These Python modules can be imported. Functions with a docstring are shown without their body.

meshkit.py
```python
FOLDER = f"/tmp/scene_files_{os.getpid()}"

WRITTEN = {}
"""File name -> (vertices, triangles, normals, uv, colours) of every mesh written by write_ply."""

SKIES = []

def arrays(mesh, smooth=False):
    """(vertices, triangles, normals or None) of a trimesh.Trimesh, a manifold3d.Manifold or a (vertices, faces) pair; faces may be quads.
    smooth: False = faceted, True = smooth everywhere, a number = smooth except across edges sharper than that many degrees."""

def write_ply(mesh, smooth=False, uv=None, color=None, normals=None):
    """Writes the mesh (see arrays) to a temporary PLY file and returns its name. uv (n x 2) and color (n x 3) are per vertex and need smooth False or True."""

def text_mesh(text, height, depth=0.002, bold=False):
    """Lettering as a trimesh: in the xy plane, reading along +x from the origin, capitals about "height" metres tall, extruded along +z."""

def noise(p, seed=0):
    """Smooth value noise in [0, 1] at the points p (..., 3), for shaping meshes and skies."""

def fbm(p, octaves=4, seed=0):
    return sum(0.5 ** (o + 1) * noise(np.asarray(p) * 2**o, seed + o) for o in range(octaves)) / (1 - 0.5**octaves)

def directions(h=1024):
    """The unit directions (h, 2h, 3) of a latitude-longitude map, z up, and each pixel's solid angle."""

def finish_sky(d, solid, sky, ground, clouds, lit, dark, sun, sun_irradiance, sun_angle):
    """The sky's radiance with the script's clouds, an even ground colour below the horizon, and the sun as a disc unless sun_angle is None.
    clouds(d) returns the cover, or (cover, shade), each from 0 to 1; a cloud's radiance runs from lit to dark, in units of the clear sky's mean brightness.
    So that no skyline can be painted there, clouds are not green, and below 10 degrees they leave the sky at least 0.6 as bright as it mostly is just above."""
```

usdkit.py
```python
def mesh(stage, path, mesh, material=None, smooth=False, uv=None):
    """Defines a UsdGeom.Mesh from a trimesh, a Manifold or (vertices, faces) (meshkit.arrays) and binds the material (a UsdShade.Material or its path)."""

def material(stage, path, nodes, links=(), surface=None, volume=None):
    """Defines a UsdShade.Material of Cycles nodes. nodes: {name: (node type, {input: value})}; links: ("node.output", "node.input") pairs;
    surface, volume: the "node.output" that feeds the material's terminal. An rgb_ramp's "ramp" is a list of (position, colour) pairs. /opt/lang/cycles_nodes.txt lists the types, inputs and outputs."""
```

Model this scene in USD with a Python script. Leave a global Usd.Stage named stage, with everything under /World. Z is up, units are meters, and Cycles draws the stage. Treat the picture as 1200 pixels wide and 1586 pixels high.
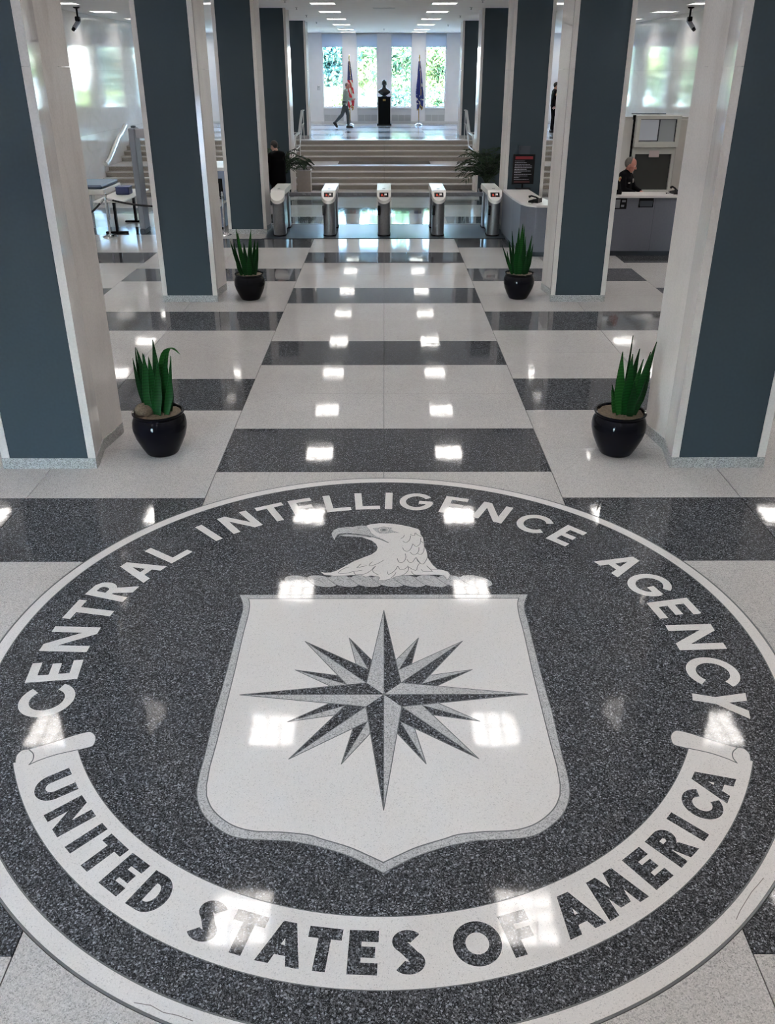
import math, random
import numpy as np, trimesh, manifold3d as m3
import usdkit, meshkit
from shapely.geometry import Polygon, LineString, Point, box as sbox, MultiPolygon
from shapely.ops import unary_union
from shapely import affinity
from pxr import Usd, UsdGeom, UsdLux, UsdShade, Gf, Sdf

stage = Usd.Stage.CreateInMemory()
UsdGeom.SetStageUpAxis(stage, UsdGeom.Tokens.z)
UsdGeom.SetStageMetersPerUnit(stage, 1.0)
UsdGeom.Xform.Define(stage, '/World')
UsdGeom.Scope.Define(stage, '/World/Looks')
pi = math.pi

# ------------------------------------------------------------------ camera
PITCH, YAW = 0.4432, 0.0033
FPX = 1286.63
cam = UsdGeom.Camera.Define(stage, '/World/Camera')
cam.CreateHorizontalApertureAttr(24.0)
cam.CreateVerticalApertureAttr(24.0 * 1586 / 1200)
cam.CreateFocalLengthAttr(FPX / 1200 * 24.0)
cam.CreateVerticalApertureOffsetAttr(-70.91 / 1200 * 24.0)
cam.CreateFStopAttr(0.0)
cam.CreateClippingRangeAttr(Gf.Vec2f(0.05, 2000))
_c, _s = math.cos(PITCH), math.sin(PITCH)
_cy, _sy = math.cos(YAW), math.sin(YAW)
def _z(v): return (_cy * v[0] + _sy * v[1], -_sy * v[0] + _cy * v[1], v[2])
_r, _u, _f = _z((1, 0, 0)), _z((0, _s, _c)), _z((0, _c, -_s))
cam.AddTransformOp().Set(Gf.Matrix4d(*_r, 0, *_u, 0, *[-a for a in _f], 0, 0.0104, -4.2576, 3.2841, 1))
EXPOSURE = 0.02
cam.CreateExposureAttr(EXPOSURE)

# ------------------------------------------------------------------ sky and lamp strength
SKY_STRENGTH = 5.2
LAMP = 31.0
LAMP_COLOR = (1.0, 0.955, 0.915)
sky_m = usdkit.material(stage, '/World/Looks/sky', {
    "s": ("sky_texture", {"sky_type": "multiple_scattering", "sun_disc": True, "sun_elevation": 0.95, "sun_rotation": pi + 0.9, "sun_intensity": 0.17}),
    "b": ("background_shader", {"strength": SKY_STRENGTH})}, [("s.color", "b.color")], surface="b.background")
dome = UsdLux.DomeLight.Define(stage, '/World/sky')
UsdShade.MaterialBindingAPI.Apply(dome.GetPrim()).Bind(sky_m)

# ------------------------------------------------------------------ helpers
def numbered(parent, name):
    p, k = f'{parent}/{name}', 0
    while stage.GetPrimAtPath(p):
        k += 1
        p = f'{parent}/{name}_{k:03d}'
    return p

def path_of(parent):
    return '/World' if parent is None else str(parent.GetPath())

def tag(prim, label=None, cat=None, group=None, kind=None):
    for k, v in (('label', label), ('category', cat), ('group', group), ('kind', kind)):
        if v: prim.SetCustomDataByKey(k, v)
    return prim

def obj(name, mesh, mat, parent=None, smooth=False, label=None, kind=None):
    if isinstance(mesh, list): mesh = cat(*mesh)
    m = usdkit.mesh(stage, numbered(path_of(parent), name), mesh, mat, smooth=smooth)
    m.CreateDoubleSidedAttr(True)
    return tag(m.GetPrim(), label=label, kind=kind)

def thing(name, label=None, cat_=None, loc=(0, 0, 0), rotz=0.0, group=None, kind=None):
    x = UsdGeom.Xform.Define(stage, numbered('/World', name))
    x.AddTranslateOp().Set(Gf.Vec3d(*map(float, loc)))
    x.AddRotateZOp().Set(math.degrees(rotz))
    return tag(x.GetPrim(), label, cat_, group, kind)

def copy_of(root, loc, rotz=0.0, label=None, group=None):
    was = root.GetCustomData()
    import re
    base = re.sub(r'_\d{3}$', '', root.GetName())
    r = thing(base, label or was.get('label'), was.get('category'), loc, rotz, group or was.get('group'), was.get('kind'))
    r.GetReferences().AddInternalReference(root.GetPath())
    r.SetInstanceable(True)
    return r

def cat(*ms):
    ms = [to_tm(m) for m in ms]
    return trimesh.util.concatenate(ms) if len(ms) > 1 else ms[0]

def to_tm(m):
    if isinstance(m, m3.Manifold):
        q = m.to_mesh()
        return trimesh.Trimesh(q.vert_properties[:, :3], q.tri_verts, process=False)
    return m

def bx(x0, x1, y0, y1, z0, z1):
    m = trimesh.creation.box([x1 - x0, y1 - y0, z1 - z0])
    m.apply_translation([(x0 + x1) / 2, (y0 + y1) / 2, (z0 + z1) / 2])
    return m

def cbx(x0, x1, y0, y1, z0, z1, b=0.01):
    """box with chamfered edges"""
    s = np.array([x1 - x0, y1 - y0, z1 - z0]) / 2
    b = min(b, s.min() * 0.9)
    pts = []
    for sx in (-1, 1):
        for sy in (-1, 1):
            for sz in (-1, 1):
                sg = np.array([sx, sy, sz])
                for a in range(3):
                    q = s - b; q[a] = s[a]
                    pts.append(sg * q)
    m = trimesh.convex.convex_hull(np.array(pts))
    m.apply_translation([(x0 + x1) / 2, (y0 + y1) / 2, (z0 + z1) / 2])
    return m

def prism(poly, z0, z1):
    gs = [g for g in getattr(poly, 'geoms', [poly]) if g.geom_type == 'Polygon' and g.area > 1e-8]
    ms = []
    for g in gs:
        m = trimesh.creation.extrude_polygon(g, z1 - z0, engine='earcut')
        m.apply_translation([0, 0, z0]); ms.append(m)
    return trimesh.util.concatenate(ms)

def ring_frame(x0, x1, z0, z1, t, y0, y1, b=None, top=None):
    """rectangular frame in the xz plane: four bars that meet without overlapping"""
    b = t if b is None else b; top = t if top is None else top
    return [bx(x0, x0 + t, y0, y1, z0, z1), bx(x1 - t, x1, y0, y1, z0, z1), bx(x0 + t, x1 - t, y0, y1, z0, z0 + b), bx(x0 + t, x1 - t, y0, y1, z1 - top, z1)]

def lathe(profile, n=32, center=(0, 0, 0)):
    m = trimesh.creation.revolve(np.array(profile, float), sections=n)
    m.apply_translation(center)
    return m

def cyl(p, q, r, n=12):
    return trimesh.creation.cylinder(radius=r, segment=[p, q], sections=n)

def tube(pts, rad, n=8):
    """swept tube along points; rad scalar or per point"""
    pts = np.array(pts, float); k = len(pts)
    rad = np.broadcast_to(np.asarray(rad, float), (k,))
    tan = np.gradient(pts, axis=0)
    tan /= np.maximum(np.linalg.norm(tan, axis=1, keepdims=True), 1e-9)
    ref = np.array([0, 0, 1.0]) if abs(tan[0][2]) < 0.9 else np.array([1.0, 0, 0])
    v = []
    for i in range(k):
        a = np.cross(tan[i], ref); a /= max(np.linalg.norm(a), 1e-9)
        b = np.cross(tan[i], a)
        ref = np.cross(a, tan[i])
        t = np.linspace(0, 2 * pi, n, endpoint=False)
        v.append(pts[i] + rad[i] * (np.cos(t)[:, None] * a + np.sin(t)[:, None] * b))
    v = np.vstack(v + [pts[:1], pts[-1:]])
    f = []
    for i in range(k - 1):
        for j in range(n):
            a, b = i * n + j, i * n + (j + 1) % n
            f += [[a, b, b + n], [a, b + n, a + n]]
    c0, c1 = k * n, k * n + 1
    for j in range(n):
        f += [[c0, (j + 1) % n, j], [c1, (k - 1) * n + j, (k - 1) * n + (j + 1) % n]]
    return trimesh.Trimesh(v, f, process=False)

def bez(p0, p1, p2, n=10):
    t = np.linspace(0, 1, n)[:, None]
    p0, p1, p2 = map(lambda a: np.array(a, float), (p0, p1, p2))
    return (1 - t) ** 2 * p0 + 2 * t * (1 - t) * p1 + t ** 2 * p2

def smooth_line(pts, n=6, closed=False):
    """Catmull-Rom through the points"""
    P = np.array(pts, float); out = []
    N = len(P)
    for i in range(N if closed else N - 1):
        p0, p1, p2, p3 = (P[(i - 1) % N], P[i], P[(i + 1) % N], P[(i + 2) % N]) if closed else (P[max(i - 1, 0)], P[i], P[i + 1], P[min(i + 2, N - 1)])
        for t in np.linspace(0, 1, n, endpoint=False):
            out.append(0.5 * ((2 * p1) + (-p0 + p2) * t + (2 * p0 - 5 * p1 + 4 * p2 - p3) * t * t + (-p0 + 3 * p1 - 3 * p2 + p3) * t ** 3))
    if not closed: out.append(P[-1])
    return np.array(out)

# ------------------------------------------------------------------ materials
def M(name, nodes, links=(), surface='p.BSDF'):
    return usdkit.material(stage, f'/World/Looks/{name}', nodes, links, surface=surface)

def plain(name, color, rough=0.5, metal=0.0, **kw):
    return M(name, {"p": ("principled_bsdf", {"base_color": color, "roughness": rough, "metallic": metal, **kw})})

def varied(name, color, amount=0.08, scale=6.0, rough=0.5, metal=0.0, bump=0.0, **kw):
    """colour with a little procedural mottling"""
    lo = tuple(max(c * (1 - amount), 0) for c in color); hi = tuple(c * (1 + amount) for c in color)
    nodes = {"t": ("texture_coordinate", {}), "n": ("noise_texture", {"scale": scale, "detail": 4.0}),
             "r": ("rgb_ramp", {"ramp": [(0.3, lo), (0.7, hi)]}),
             "p": ("principled_bsdf", {"roughness": rough, "metallic": metal, **kw})}
    links = [("t.object", "n.vector"), ("n.fac", "r.fac"), ("r.color", "p.base_color")]
    if bump:
        nodes["b"] = ("bump", {"strength": bump, "distance": 0.004})
        links += [("n.fac", "b.height"), ("b.normal", "p.normal")]
    return M(name, nodes, links)

def terrazzo(name, ramp, scale=170.0, fine=420.0, rough=0.05, wobble=0.04, blotch=0.06):
    """polished terrazzo: stone chips in world space, two chip sizes, slow cloudiness and a slightly uneven polish"""
    nodes = {
        "g": ("geometry", {}),
        "v": ("voronoi_texture", {"scale": scale}), "s": ("separate_color", {}), "r": ("rgb_ramp", {"ramp": ramp, "interpolate": False}),
        "v2": ("voronoi_texture", {"scale": fine}), "s2": ("separate_color", {}), "r2": ("rgb_ramp", {"ramp": ramp, "interpolate": False}),
        "mx": ("mix_color", {"fac": 0.4}),
        "n": ("noise_texture", {"scale": 0.9, "detail": 4.0}), "nr": ("rgb_ramp", {"ramp": [(0.3, (1 - blotch,) * 3), (0.7, (1 + blotch,) * 3)]}),
        "ml": ("mix_color", {"blend_type": "multiply", "fac": 1.0}),
        "bn": ("noise_texture", {"scale": 5.0, "detail": 2.0}), "b": ("bump", {"strength": wobble, "distance": 0.01}),
        "p": ("principled_bsdf", {"roughness": rough, "ior": 1.5, "specular_ior_level": 0.27}),
    }
    links = [("g.position", "v.vector"), ("v.color", "s.color"), ("s.r", "r.fac"), ("g.position", "v2.vector"), ("v2.color", "s2.color"), ("s2.r", "r2.fac"),
             ("r.color", "mx.a"), ("r2.color", "mx.b"), ("g.position", "n.vector"), ("n.fac", "nr.fac"), ("mx.result", "ml.a"), ("nr.color", "ml.b"),
             ("ml.result", "p.base_color"), ("g.position", "bn.vector"), ("bn.fac", "b.height"), ("b.normal", "p.normal")]
    return M(name, nodes, links)

def gray(v, tint=(1, 1, 1)): return tuple(v * t for t in tint)
DT = (0.955, 0.99, 1.09)
GT = (1.0, 0.995, 1.01)
WARM = (1.03, 0.995, 0.975)
dark_terrazzo = terrazzo('dark_terrazzo', [(0, gray(0.011, DT)), (0.40, gray(0.04, DT)), (0.62, gray(0.09, DT)), (0.80, gray(0.19, DT)), (0.93, gray(0.40, DT))], 150, 330, 0.05, 0.04)
light_terrazzo = terrazzo('light_terrazzo', [(0, gray(0.22, WARM)), (0.10, gray(0.36, WARM)), (0.3, gray(0.47, WARM)), (0.6, gray(0.54, WARM)), (0.85, gray(0.62, WARM))], 190, 450, 0.05, 0.04)
cream_inlay = terrazzo('cream_inlay', [(0, gray(0.44, WARM)), (0.05, gray(0.66, WARM)), (0.5, gray(0.70, WARM)), (0.85, gray(0.74, WARM))], 230, 500, 0.055, 0.05, 0.03)
gray_inlay = terrazzo('gray_inlay', [(0, gray(0.17, GT)), (0.16, gray(0.37, GT)), (0.45, gray(0.50, GT)), (0.8, gray(0.60, GT))], 190, 420, 0.055, 0.05, 0.03)
smooth_dark = terrazzo('upper_dark_terrazzo', [(0, gray(0.08, DT)), (0.4, gray(0.16, DT)), (0.8, gray(0.26, DT))], 150, 330, 0.14, 0.0)
smooth_light = terrazzo('upper_light_terrazzo', [(0, gray(0.30, WARM)), (0.3, gray(0.48, WARM)), (0.7, gray(0.58, WARM))], 190, 450, 0.14, 0.0)
divider_metal = plain('divider_metal', (0.13, 0.135, 0.14), 0.35, 0.3)
subfloor_m = plain('joint_filler', (0.10, 0.10, 0.10), 0.6)

def marble(name, base, vein, rough=0.08, stretch=(1.0, 1.0, 0.22), spec=0.5):
    nodes = {"g": ("geometry", {}), "mp": ("mapping", {"scale": stretch}),
             "n": ("noise_texture", {"scale": 2.2, "detail": 7.0, "roughness": 0.6, "distortion": 1.2}),
             "r": ("rgb_ramp", {"ramp": [(0.25, vein), (0.48, base), (0.75, tuple(min(c * 1.07, 0.95) for c in base))]}),
             "n2": ("noise_texture", {"scale": 60.0, "detail": 2.0}), "r2": ("rgb_ramp", {"ramp": [(0.3, (0.95,) * 3), (0.6, (1.02,) * 3)]}),
             "ml": ("mix_color", {"blend_type": "multiply", "fac": 1.0}),
             "p": ("principled_bsdf", {"roughness": rough, "ior": 1.5, "specular_ior_level": spec})}
    links = [("g.position", "mp.vector"), ("mp.vector", "n.vector"), ("n.fac", "r.fac"), ("g.position", "n2.vector"), ("n2.fac", "r2.fac"),
             ("r.color", "ml.a"), ("r2.color", "ml.b"), ("ml.result", "p.base_color")]
    return M(name, nodes, links)
col_marble = marble('column_marble', (0.70, 0.665, 0.64), (0.57, 0.525, 0.495), 0.07)
wall_marble = marble('wall_marble', (0.70, 0.68, 0.66), (0.63, 0.61, 0.58), 0.07, (0.5, 0.5, 0.9), 0.28)
granite = terrazzo('gray_granite', [(0, gray(0.16)), (0.25, gray(0.34)), (0.6, gray(0.46)), (0.85, gray(0.58))], 140, 330, 0.25, 0.0)
panel_blue = varied('column_panel_blue', (0.039, 0.056, 0.069), 0.05, 40.0, 0.7, 0.0, 0.05, specular_ior_level=0.2)
plaster = varied('ceiling_plaster', (0.83, 0.83, 0.84), 0.02, 3.0, 0.8)
white_paint = varied('white_paint', (0.82, 0.82, 0.84), 0.02, 4.0, 0.6)
lamp_m = M('lamp_diffuser', {"e": ("emission", {"color": LAMP_COLOR, "strength": LAMP})}, surface='e.emission')
lamp_frame_m = plain('lamp_frame', (0.75, 0.75, 0.75), 0.4)
louver_m = plain('lamp_louver', (0.93, 0.93, 0.92), 0.25, 0.9)
steel = varied('brushed_steel', (0.24, 0.245, 0.26), 0.08, 30.0, 0.38, 0.8)
chrome = plain('chrome', (0.75, 0.75, 0.76), 0.08, 1.0)
rail_metal = plain('satin_aluminium', (0.72, 0.72, 0.71), 0.28, 0.7)
white_plastic = plain('white_plastic', (0.78, 0.77, 0.74), 0.3)
black_gloss = plain('black_gloss', (0.004, 0.004, 0.005), 0.2, specular_ior_level=0.3)
black_matte = plain('black_matte', (0.006, 0.006, 0.007), 0.6, specular_ior_level=0.15)
pane_m = M('window_pane', {"t": ("transparent_bsdf", {"color": (0.96, 0.99, 0.98)}), "gl": ("glossy_bsdf", {"roughness": 0.0}), "f": ("fresnel", {"IOR": 1.5}), "mx": ("mix_closure", {})},
           [("f.fac", "mx.fac"), ("t.BSDF", "mx.closure1"), ("gl.BSDF", "mx.closure2")], surface='mx.closure')
HEAD = [(-0.14,1.55),(-0.105,1.573),(-0.035,1.589),(0.05,1.585),(0.143,1.56),(0.213,1.528),(0.273,1.494),(0.287,1.463),(0.289,1.41),(0.306,1.364),(0.31,1.283),(0.308,1.225),(0.321,1.182),(0.328,1.112),(0.327,1.07),(0.339,1.029),(0.361,0.962),(0.393,0.903),(0.435,0.889),(0.465,0.87),(0.48,0.831),(0.47,0.793),(0.451,0.761),(0.446,0.793),(0.43,0.818),(0.382,0.828),(0.228,0.826),(0.137,0.82),(0.087,0.807),(0.059,0.782),(0.004,0.757),(-0.038,0.757),(-0.028,0.788),(-0.038,0.807),(-0.094,0.818),(-0.136,0.798),(-0.206,0.827),(-0.276,0.818),(-0.359,0.815),(-0.43,0.832),(-0.461,0.873),(-0.432,0.86),(-0.383,0.862),(-0.342,0.888),(-0.281,0.951),(-0.226,1.011),(-0.156,1.065),(-0.091,1.113),(-0.055,1.162),(-0.047,1.212),(-0.06,1.263),(-0.094,1.314),(-0.147,1.351),(-0.178,1.371),(-0.102,1.366),(-0.072,1.388),(-0.103,1.434),(-0.112,1.48),(-0.128,1.511)]
BEAK = [(-0.14,1.55),(-0.206,1.547),(-0.244,1.53),(-0.306,1.527),(-0.359,1.515),(-0.396,1.481),(-0.412,1.427),(-0.401,1.374),(-0.38,1.322),(-0.377,1.367),(-0.365,1.404),(-0.34,1.427),(-0.279,1.431),(-0.202,1.419),(-0.133,1.4),(-0.072,1.37),(-0.034,1.343),(0.034,1.284),(-0.004,1.336),(-0.042,1.366),(-0.072,1.396),(-0.099,1.434),(-0.112,1.48),(-0.128,1.511)]
MANDIBLE = [(-0.346,1.394),(-0.301,1.41),(-0.224,1.404),(-0.148,1.388),(-0.102,1.366),(-0.057,1.343),(-0.102,1.361),(-0.178,1.369),(-0.239,1.378),(-0.3,1.381)]
EYEW = [(-0.089,1.507),(-0.043,1.518),(-0.004,1.534),(0.035,1.523),(0.069,1.516),(0.058,1.49),(0.08,1.461),(0.127,1.433),(0.065,1.436),(0.019,1.421),(-0.034,1.426),(-0.061,1.452)]
EYE = [(0.043,1.479),(0.041,1.468),(0.037,1.458),(0.03,1.449),(0.021,1.442),(0.01,1.438),(-0.001,1.436),(-0.012,1.438),(-0.023,1.442),(-0.032,1.449),(-0.039,1.458),(-0.043,1.468),(-0.045,1.479),(-0.043,1.491),(-0.039,1.501),(-0.032,1.51),(-0.023,1.517),(-0.012,1.521),(-0.001,1.523),(0.01,1.521),(0.021,1.517),(0.03,1.51),(0.037,1.501),(0.041,1.49)]
IRIS = [(0.031,1.479),(0.03,1.471),(0.027,1.464),(0.022,1.457),(0.015,1.453),(0.007,1.45),(-0.001,1.449),(-0.009,1.45),(-0.017,1.453),(-0.024,1.458),(-0.029,1.464),(-0.032,1.471),(-0.033,1.479),(-0.032,1.487),(-0.029,1.495),(-0.024,1.501),(-0.017,1.506),(-0.009,1.509),(-0.001,1.51),(0.007,1.509),(0.015,1.506),(0.022,1.501),(0.027,1.495),(0.03,1.487)]
PUPIL = [(0.018,1.481),(0.016,1.472),(0.01,1.466),(0.001,1.464),(-0.007,1.466),(-0.013,1.472),(-0.016,1.481),(-0.013,1.489),(-0.007,1.496),(0.001,1.498),(0.01,1.495),(0.016,1.489)]
FEATHERS = [[(0.132,1.343),(0.151,1.365),(0.162,1.398)],[(0.148,1.306),(0.168,1.284),(0.191,1.305),(0.206,1.35),(0.209,1.387)],[(0.209,1.41),(0.231,1.387),(0.243,1.402),(0.248,1.432),(0.27,1.394),(0.306,1.367)],[(0.144,1.204),(0.155,1.169),(0.176,1.152),(0.199,1.176),(0.215,1.225),(0.224,1.262),(0.238,1.233),(0.256,1.228),(0.28,1.269),(0.289,1.349)],[(0.287,1.305),(0.306,1.276)],[(0.2,1.14),(0.222,1.105),(0.248,1.119),(0.265,1.161),(0.269,1.211)],[(0.258,1.119),(0.281,1.109),(0.301,1.147),(0.309,1.204)],[(0.101,1.051),(0.111,1.003),(0.133,0.992),(0.155,1.023),(0.165,1.071),(0.161,1.119)],[(0.173,1.037),(0.19,0.996),(0.212,1.0),(0.231,1.043),(0.243,1.064),(0.252,1.016),(0.272,0.982)],[(0.249,1.043),(0.269,0.989),(0.29,0.973),(0.314,1.023),(0.327,1.07)],[(0.025,0.871),(0.035,0.836),(0.067,0.865),(0.089,0.904),(0.103,0.943),(0.117,0.904),(0.138,0.897),(0.167,0.923),(0.178,0.949)],[(0.182,0.936),(0.209,0.903),(0.237,0.89),(0.25,0.949),(0.265,0.982)],[(0.181,0.93),(0.177,0.884),(0.151,0.839),(0.13,0.822)],[(0.088,0.858),(0.074,0.82),(0.052,0.788)],[(0.201,0.871),(0.214,0.838),(0.235,0.826)],[(0.273,0.903),(0.293,0.87),(0.349,0.868)],[(0.316,0.949),(0.33,0.923),(0.356,0.87)],[(0.316,0.949),(0.343,0.903),(0.393,0.893)],[(-0.003,1.024),(-0.053,0.974),(-0.1,0.95),(-0.105,0.97),(-0.084,1.007)],[(-0.199,0.924),(-0.181,0.931),(-0.125,0.951)],[(-0.199,0.924),(-0.182,0.951),(-0.168,0.977)],[(-0.259,0.934),(-0.301,0.905),(-0.328,0.853),(-0.277,0.849),(-0.222,0.872),(-0.159,0.891)],[(-0.218,0.872),(-0.206,0.837),(-0.178,0.833),(-0.13,0.846),(-0.081,0.904),(-0.062,0.944)],[(-0.06,0.944),(-0.081,0.911),(-0.074,0.865),(-0.038,0.827)],[(-0.206,0.833),(-0.157,0.818),(-0.129,0.798)]]
SHO = [(-0.999,0.576),(-0.976,0.519),(-0.958,0.461),(-0.949,0.385),(-0.951,0.284),(-0.949,0.091),(-0.948,-0.161),(-0.949,-0.327),(-0.951,-0.477),(-0.955,-0.576),(-0.948,-0.899),(-0.949,-1.049),(-0.942,-1.156),(-0.919,-1.238),(-0.874,-1.318),(-0.798,-1.39),(-0.724,-1.436),(-0.645,-1.455),(-0.541,-1.461),(-0.438,-1.468),(-0.361,-1.484),(-0.29,-1.502),(-0.161,-1.55),(-0.07,-1.599),(0.001,-1.642)]
SHI = [(-0.932,0.53),(-0.914,0.46),(-0.906,0.331),(-0.908,0.133),(-0.903,-0.223),(-0.903,-0.576),(-0.904,-0.837),(-0.908,-1.005),(-0.901,-1.131),(-0.887,-1.198),(-0.852,-1.267),(-0.799,-1.326),(-0.734,-1.374),(-0.662,-1.403),(-0.589,-1.415),(-0.496,-1.418),(-0.418,-1.426),(-0.349,-1.437),(-0.29,-1.459),(-0.162,-1.504),(-0.077,-1.547),(0.001,-1.589)]
ROLL = [(-1.928,-0.988),(-1.942,-0.948),(-1.948,-0.917),(-1.936,-0.887),(-1.918,-0.879),(-1.897,-0.876),(-1.79,-0.826),(-1.693,-0.775),(-1.626,-0.749),(-1.6,-0.757),(-1.58,-0.778),(-1.57,-0.802),(-1.566,-0.832),(-1.57,-0.85),(-1.58,-0.858),(-1.635,-0.879)]
# ------------------------------------------------------------------ the shell
CEIL, WALLX, FRONT, BACK, UP = 4.82, 8.75, -9.6, 36.58, 1.17
MOD, TW, TL = 3.048, 1.524, 1.016

def warp(x, y):
    """the inlaid circle is laid a few centimetres short at its far side"""
    return x, y - 0.034 * min(max(y / 2.2, 0), 1) ** 1.5

def warp_poly(p):
    from shapely import ops
    return ops.transform(lambda xs, ys, *z: tuple(np.array([warp(a, b) for a, b in zip(np.atleast_1d(xs), np.atleast_1d(ys))]).T), p)

seal_outline = warp_poly(Point(0, 0).buffer(2.452, 96))

floor = thing('floor', kind='structure')
obj('subfloor', bx(-WALLX, WALLX, FRONT, 23.7, -0.30, -0.012), subfloor_m, floor)
far_light, far_dark = [], []
for ci in range(-6, 6):
    x0, x1 = ci * TW, (ci + 1) * TW
    x0, x1 = max(x0, -WALLX), min(x1, WALLX)
    strip = math.floor((ci + 1) / 2)
    off = 0.508 if strip % 2 == 0 else 0.0
    gx0 = 0.003; gx1 = 0.003
    for rj in range(-10, 24):
        y0, y1 = off + rj * TL, off + (rj + 1) * TL
        yc = (y0 + y1) / 2
        dark = abs(((yc - (0 if strip % 2 == 0 else TW)) / MOD + 0.5) % 1 - 0.5) < 0.1
        y0, y1 = max(y0, FRONT), min(y1, 22.62)
        if y1 - y0 < 0.05: continue
        r = sbox(x0 + gx0, y0 + 0.0012, x1 - gx1, y1 - 0.0012)
        mt = dark_terrazzo if dark else light_terrazzo
        cut = r.intersects(seal_outline)
        if cut:
            r = r.difference(seal_outline)
            if r.area < 1e-4: continue
        m = prism(r, -0.02, 0.0) if cut else bx(x0 + gx0, x1 - gx1, y0 + 0.0012, y1 - 0.0012, -0.02, 0.0)
        if -3.2 < yc and abs(ci + 0.5) < 5:
            obj('floor_slab', m, mt, floor)
        else:
            (far_dark if dark else far_light).append(m)
obj('outlying_light_slabs', far_light, light_terrazzo, floor, kind='stuff')
obj('outlying_dark_slabs', far_dark, dark_terrazzo, floor, kind='stuff')

# stairs: four risers, a landing, four risers
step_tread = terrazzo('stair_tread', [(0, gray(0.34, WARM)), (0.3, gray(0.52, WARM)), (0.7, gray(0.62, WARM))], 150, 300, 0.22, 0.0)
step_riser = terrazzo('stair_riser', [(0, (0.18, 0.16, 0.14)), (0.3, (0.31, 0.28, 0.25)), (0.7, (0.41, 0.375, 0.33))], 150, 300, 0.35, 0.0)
stairs = thing('staircase', 'broad pale terrazzo staircase with a landing, climbing behind the turnstiles', 'stairs', (0, 0, 0), kind='structure')
RH = UP / 8
rys = [22.62, 22.97, 23.32, 23.67, 25.17, 25.53, 25.89, 26.25]
for k, ry in enumerate(rys):
    z1 = RH * (k + 1)
    nxt = rys[k + 1] if k < 7 else 26.50
    for xa, xb in ((-WALLX, -0.003), (0.003, WALLX)):
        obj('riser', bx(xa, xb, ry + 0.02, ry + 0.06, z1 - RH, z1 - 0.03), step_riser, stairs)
        if k == 3:
            obj('landing', bx(xa, xb, ry, nxt + 0.02, z1 - 0.03, z1), step_tread, stairs)
        else:
            obj('tread', bx(xa, xb, ry, nxt + 0.06, z1 - 0.03, z1), step_tread, stairs)
for xa, xb in ((-1.5, -0.003), (0.003, 1.5)):
    obj('landing_band', bx(xa, xb, 24.25, 25.15, 0.58, RH * 4 + 0.0015), dark_terrazzo, stairs)
obj('stair_base', [bx(-WALLX, WALLX, 22.70, 26.6, 0, 0.10), bx(-WALLX, WALLX, 23.75, 26.6, 0.1, 0.54), bx(-WALLX, WALLX, 26.34, 26.6, 0.5, 1.12)], subfloor_m, stairs)

up = thing('upper_floor', kind='structure')
obj('upper_slab', bx(-WALLX, WALLX, 26.3, BACK + 0.3, 0.9, UP - 0.012), subfloor_m, up)
ul, ud = [], []
for ci in range(-6, 6):
    x0, x1 = max(ci * TW, -WALLX), min((ci + 1) * TW, WALLX)
    strip = math.floor((ci + 1) / 2)
    for rj in range(24, 38):
        off = 0.508 if strip % 2 == 0 else 0.0
        y0, y1 = off + rj * TL, off + (rj + 1) * TL
        yc = (y0 + y1) / 2
        dark = abs(((yc - (0 if strip % 2 == 0 else TW)) / MOD + 0.5) % 1 - 0.5) < 0.1
        y0, y1 = max(y0, 26.56), min(y1, BACK + 0.1)
        if y1 - y0 < 0.05: continue
        (ud if dark else ul).append(bx(x0 + .003, x1 - .003, y0 + .001, y1 - .001, UP - 0.02, UP))
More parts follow.
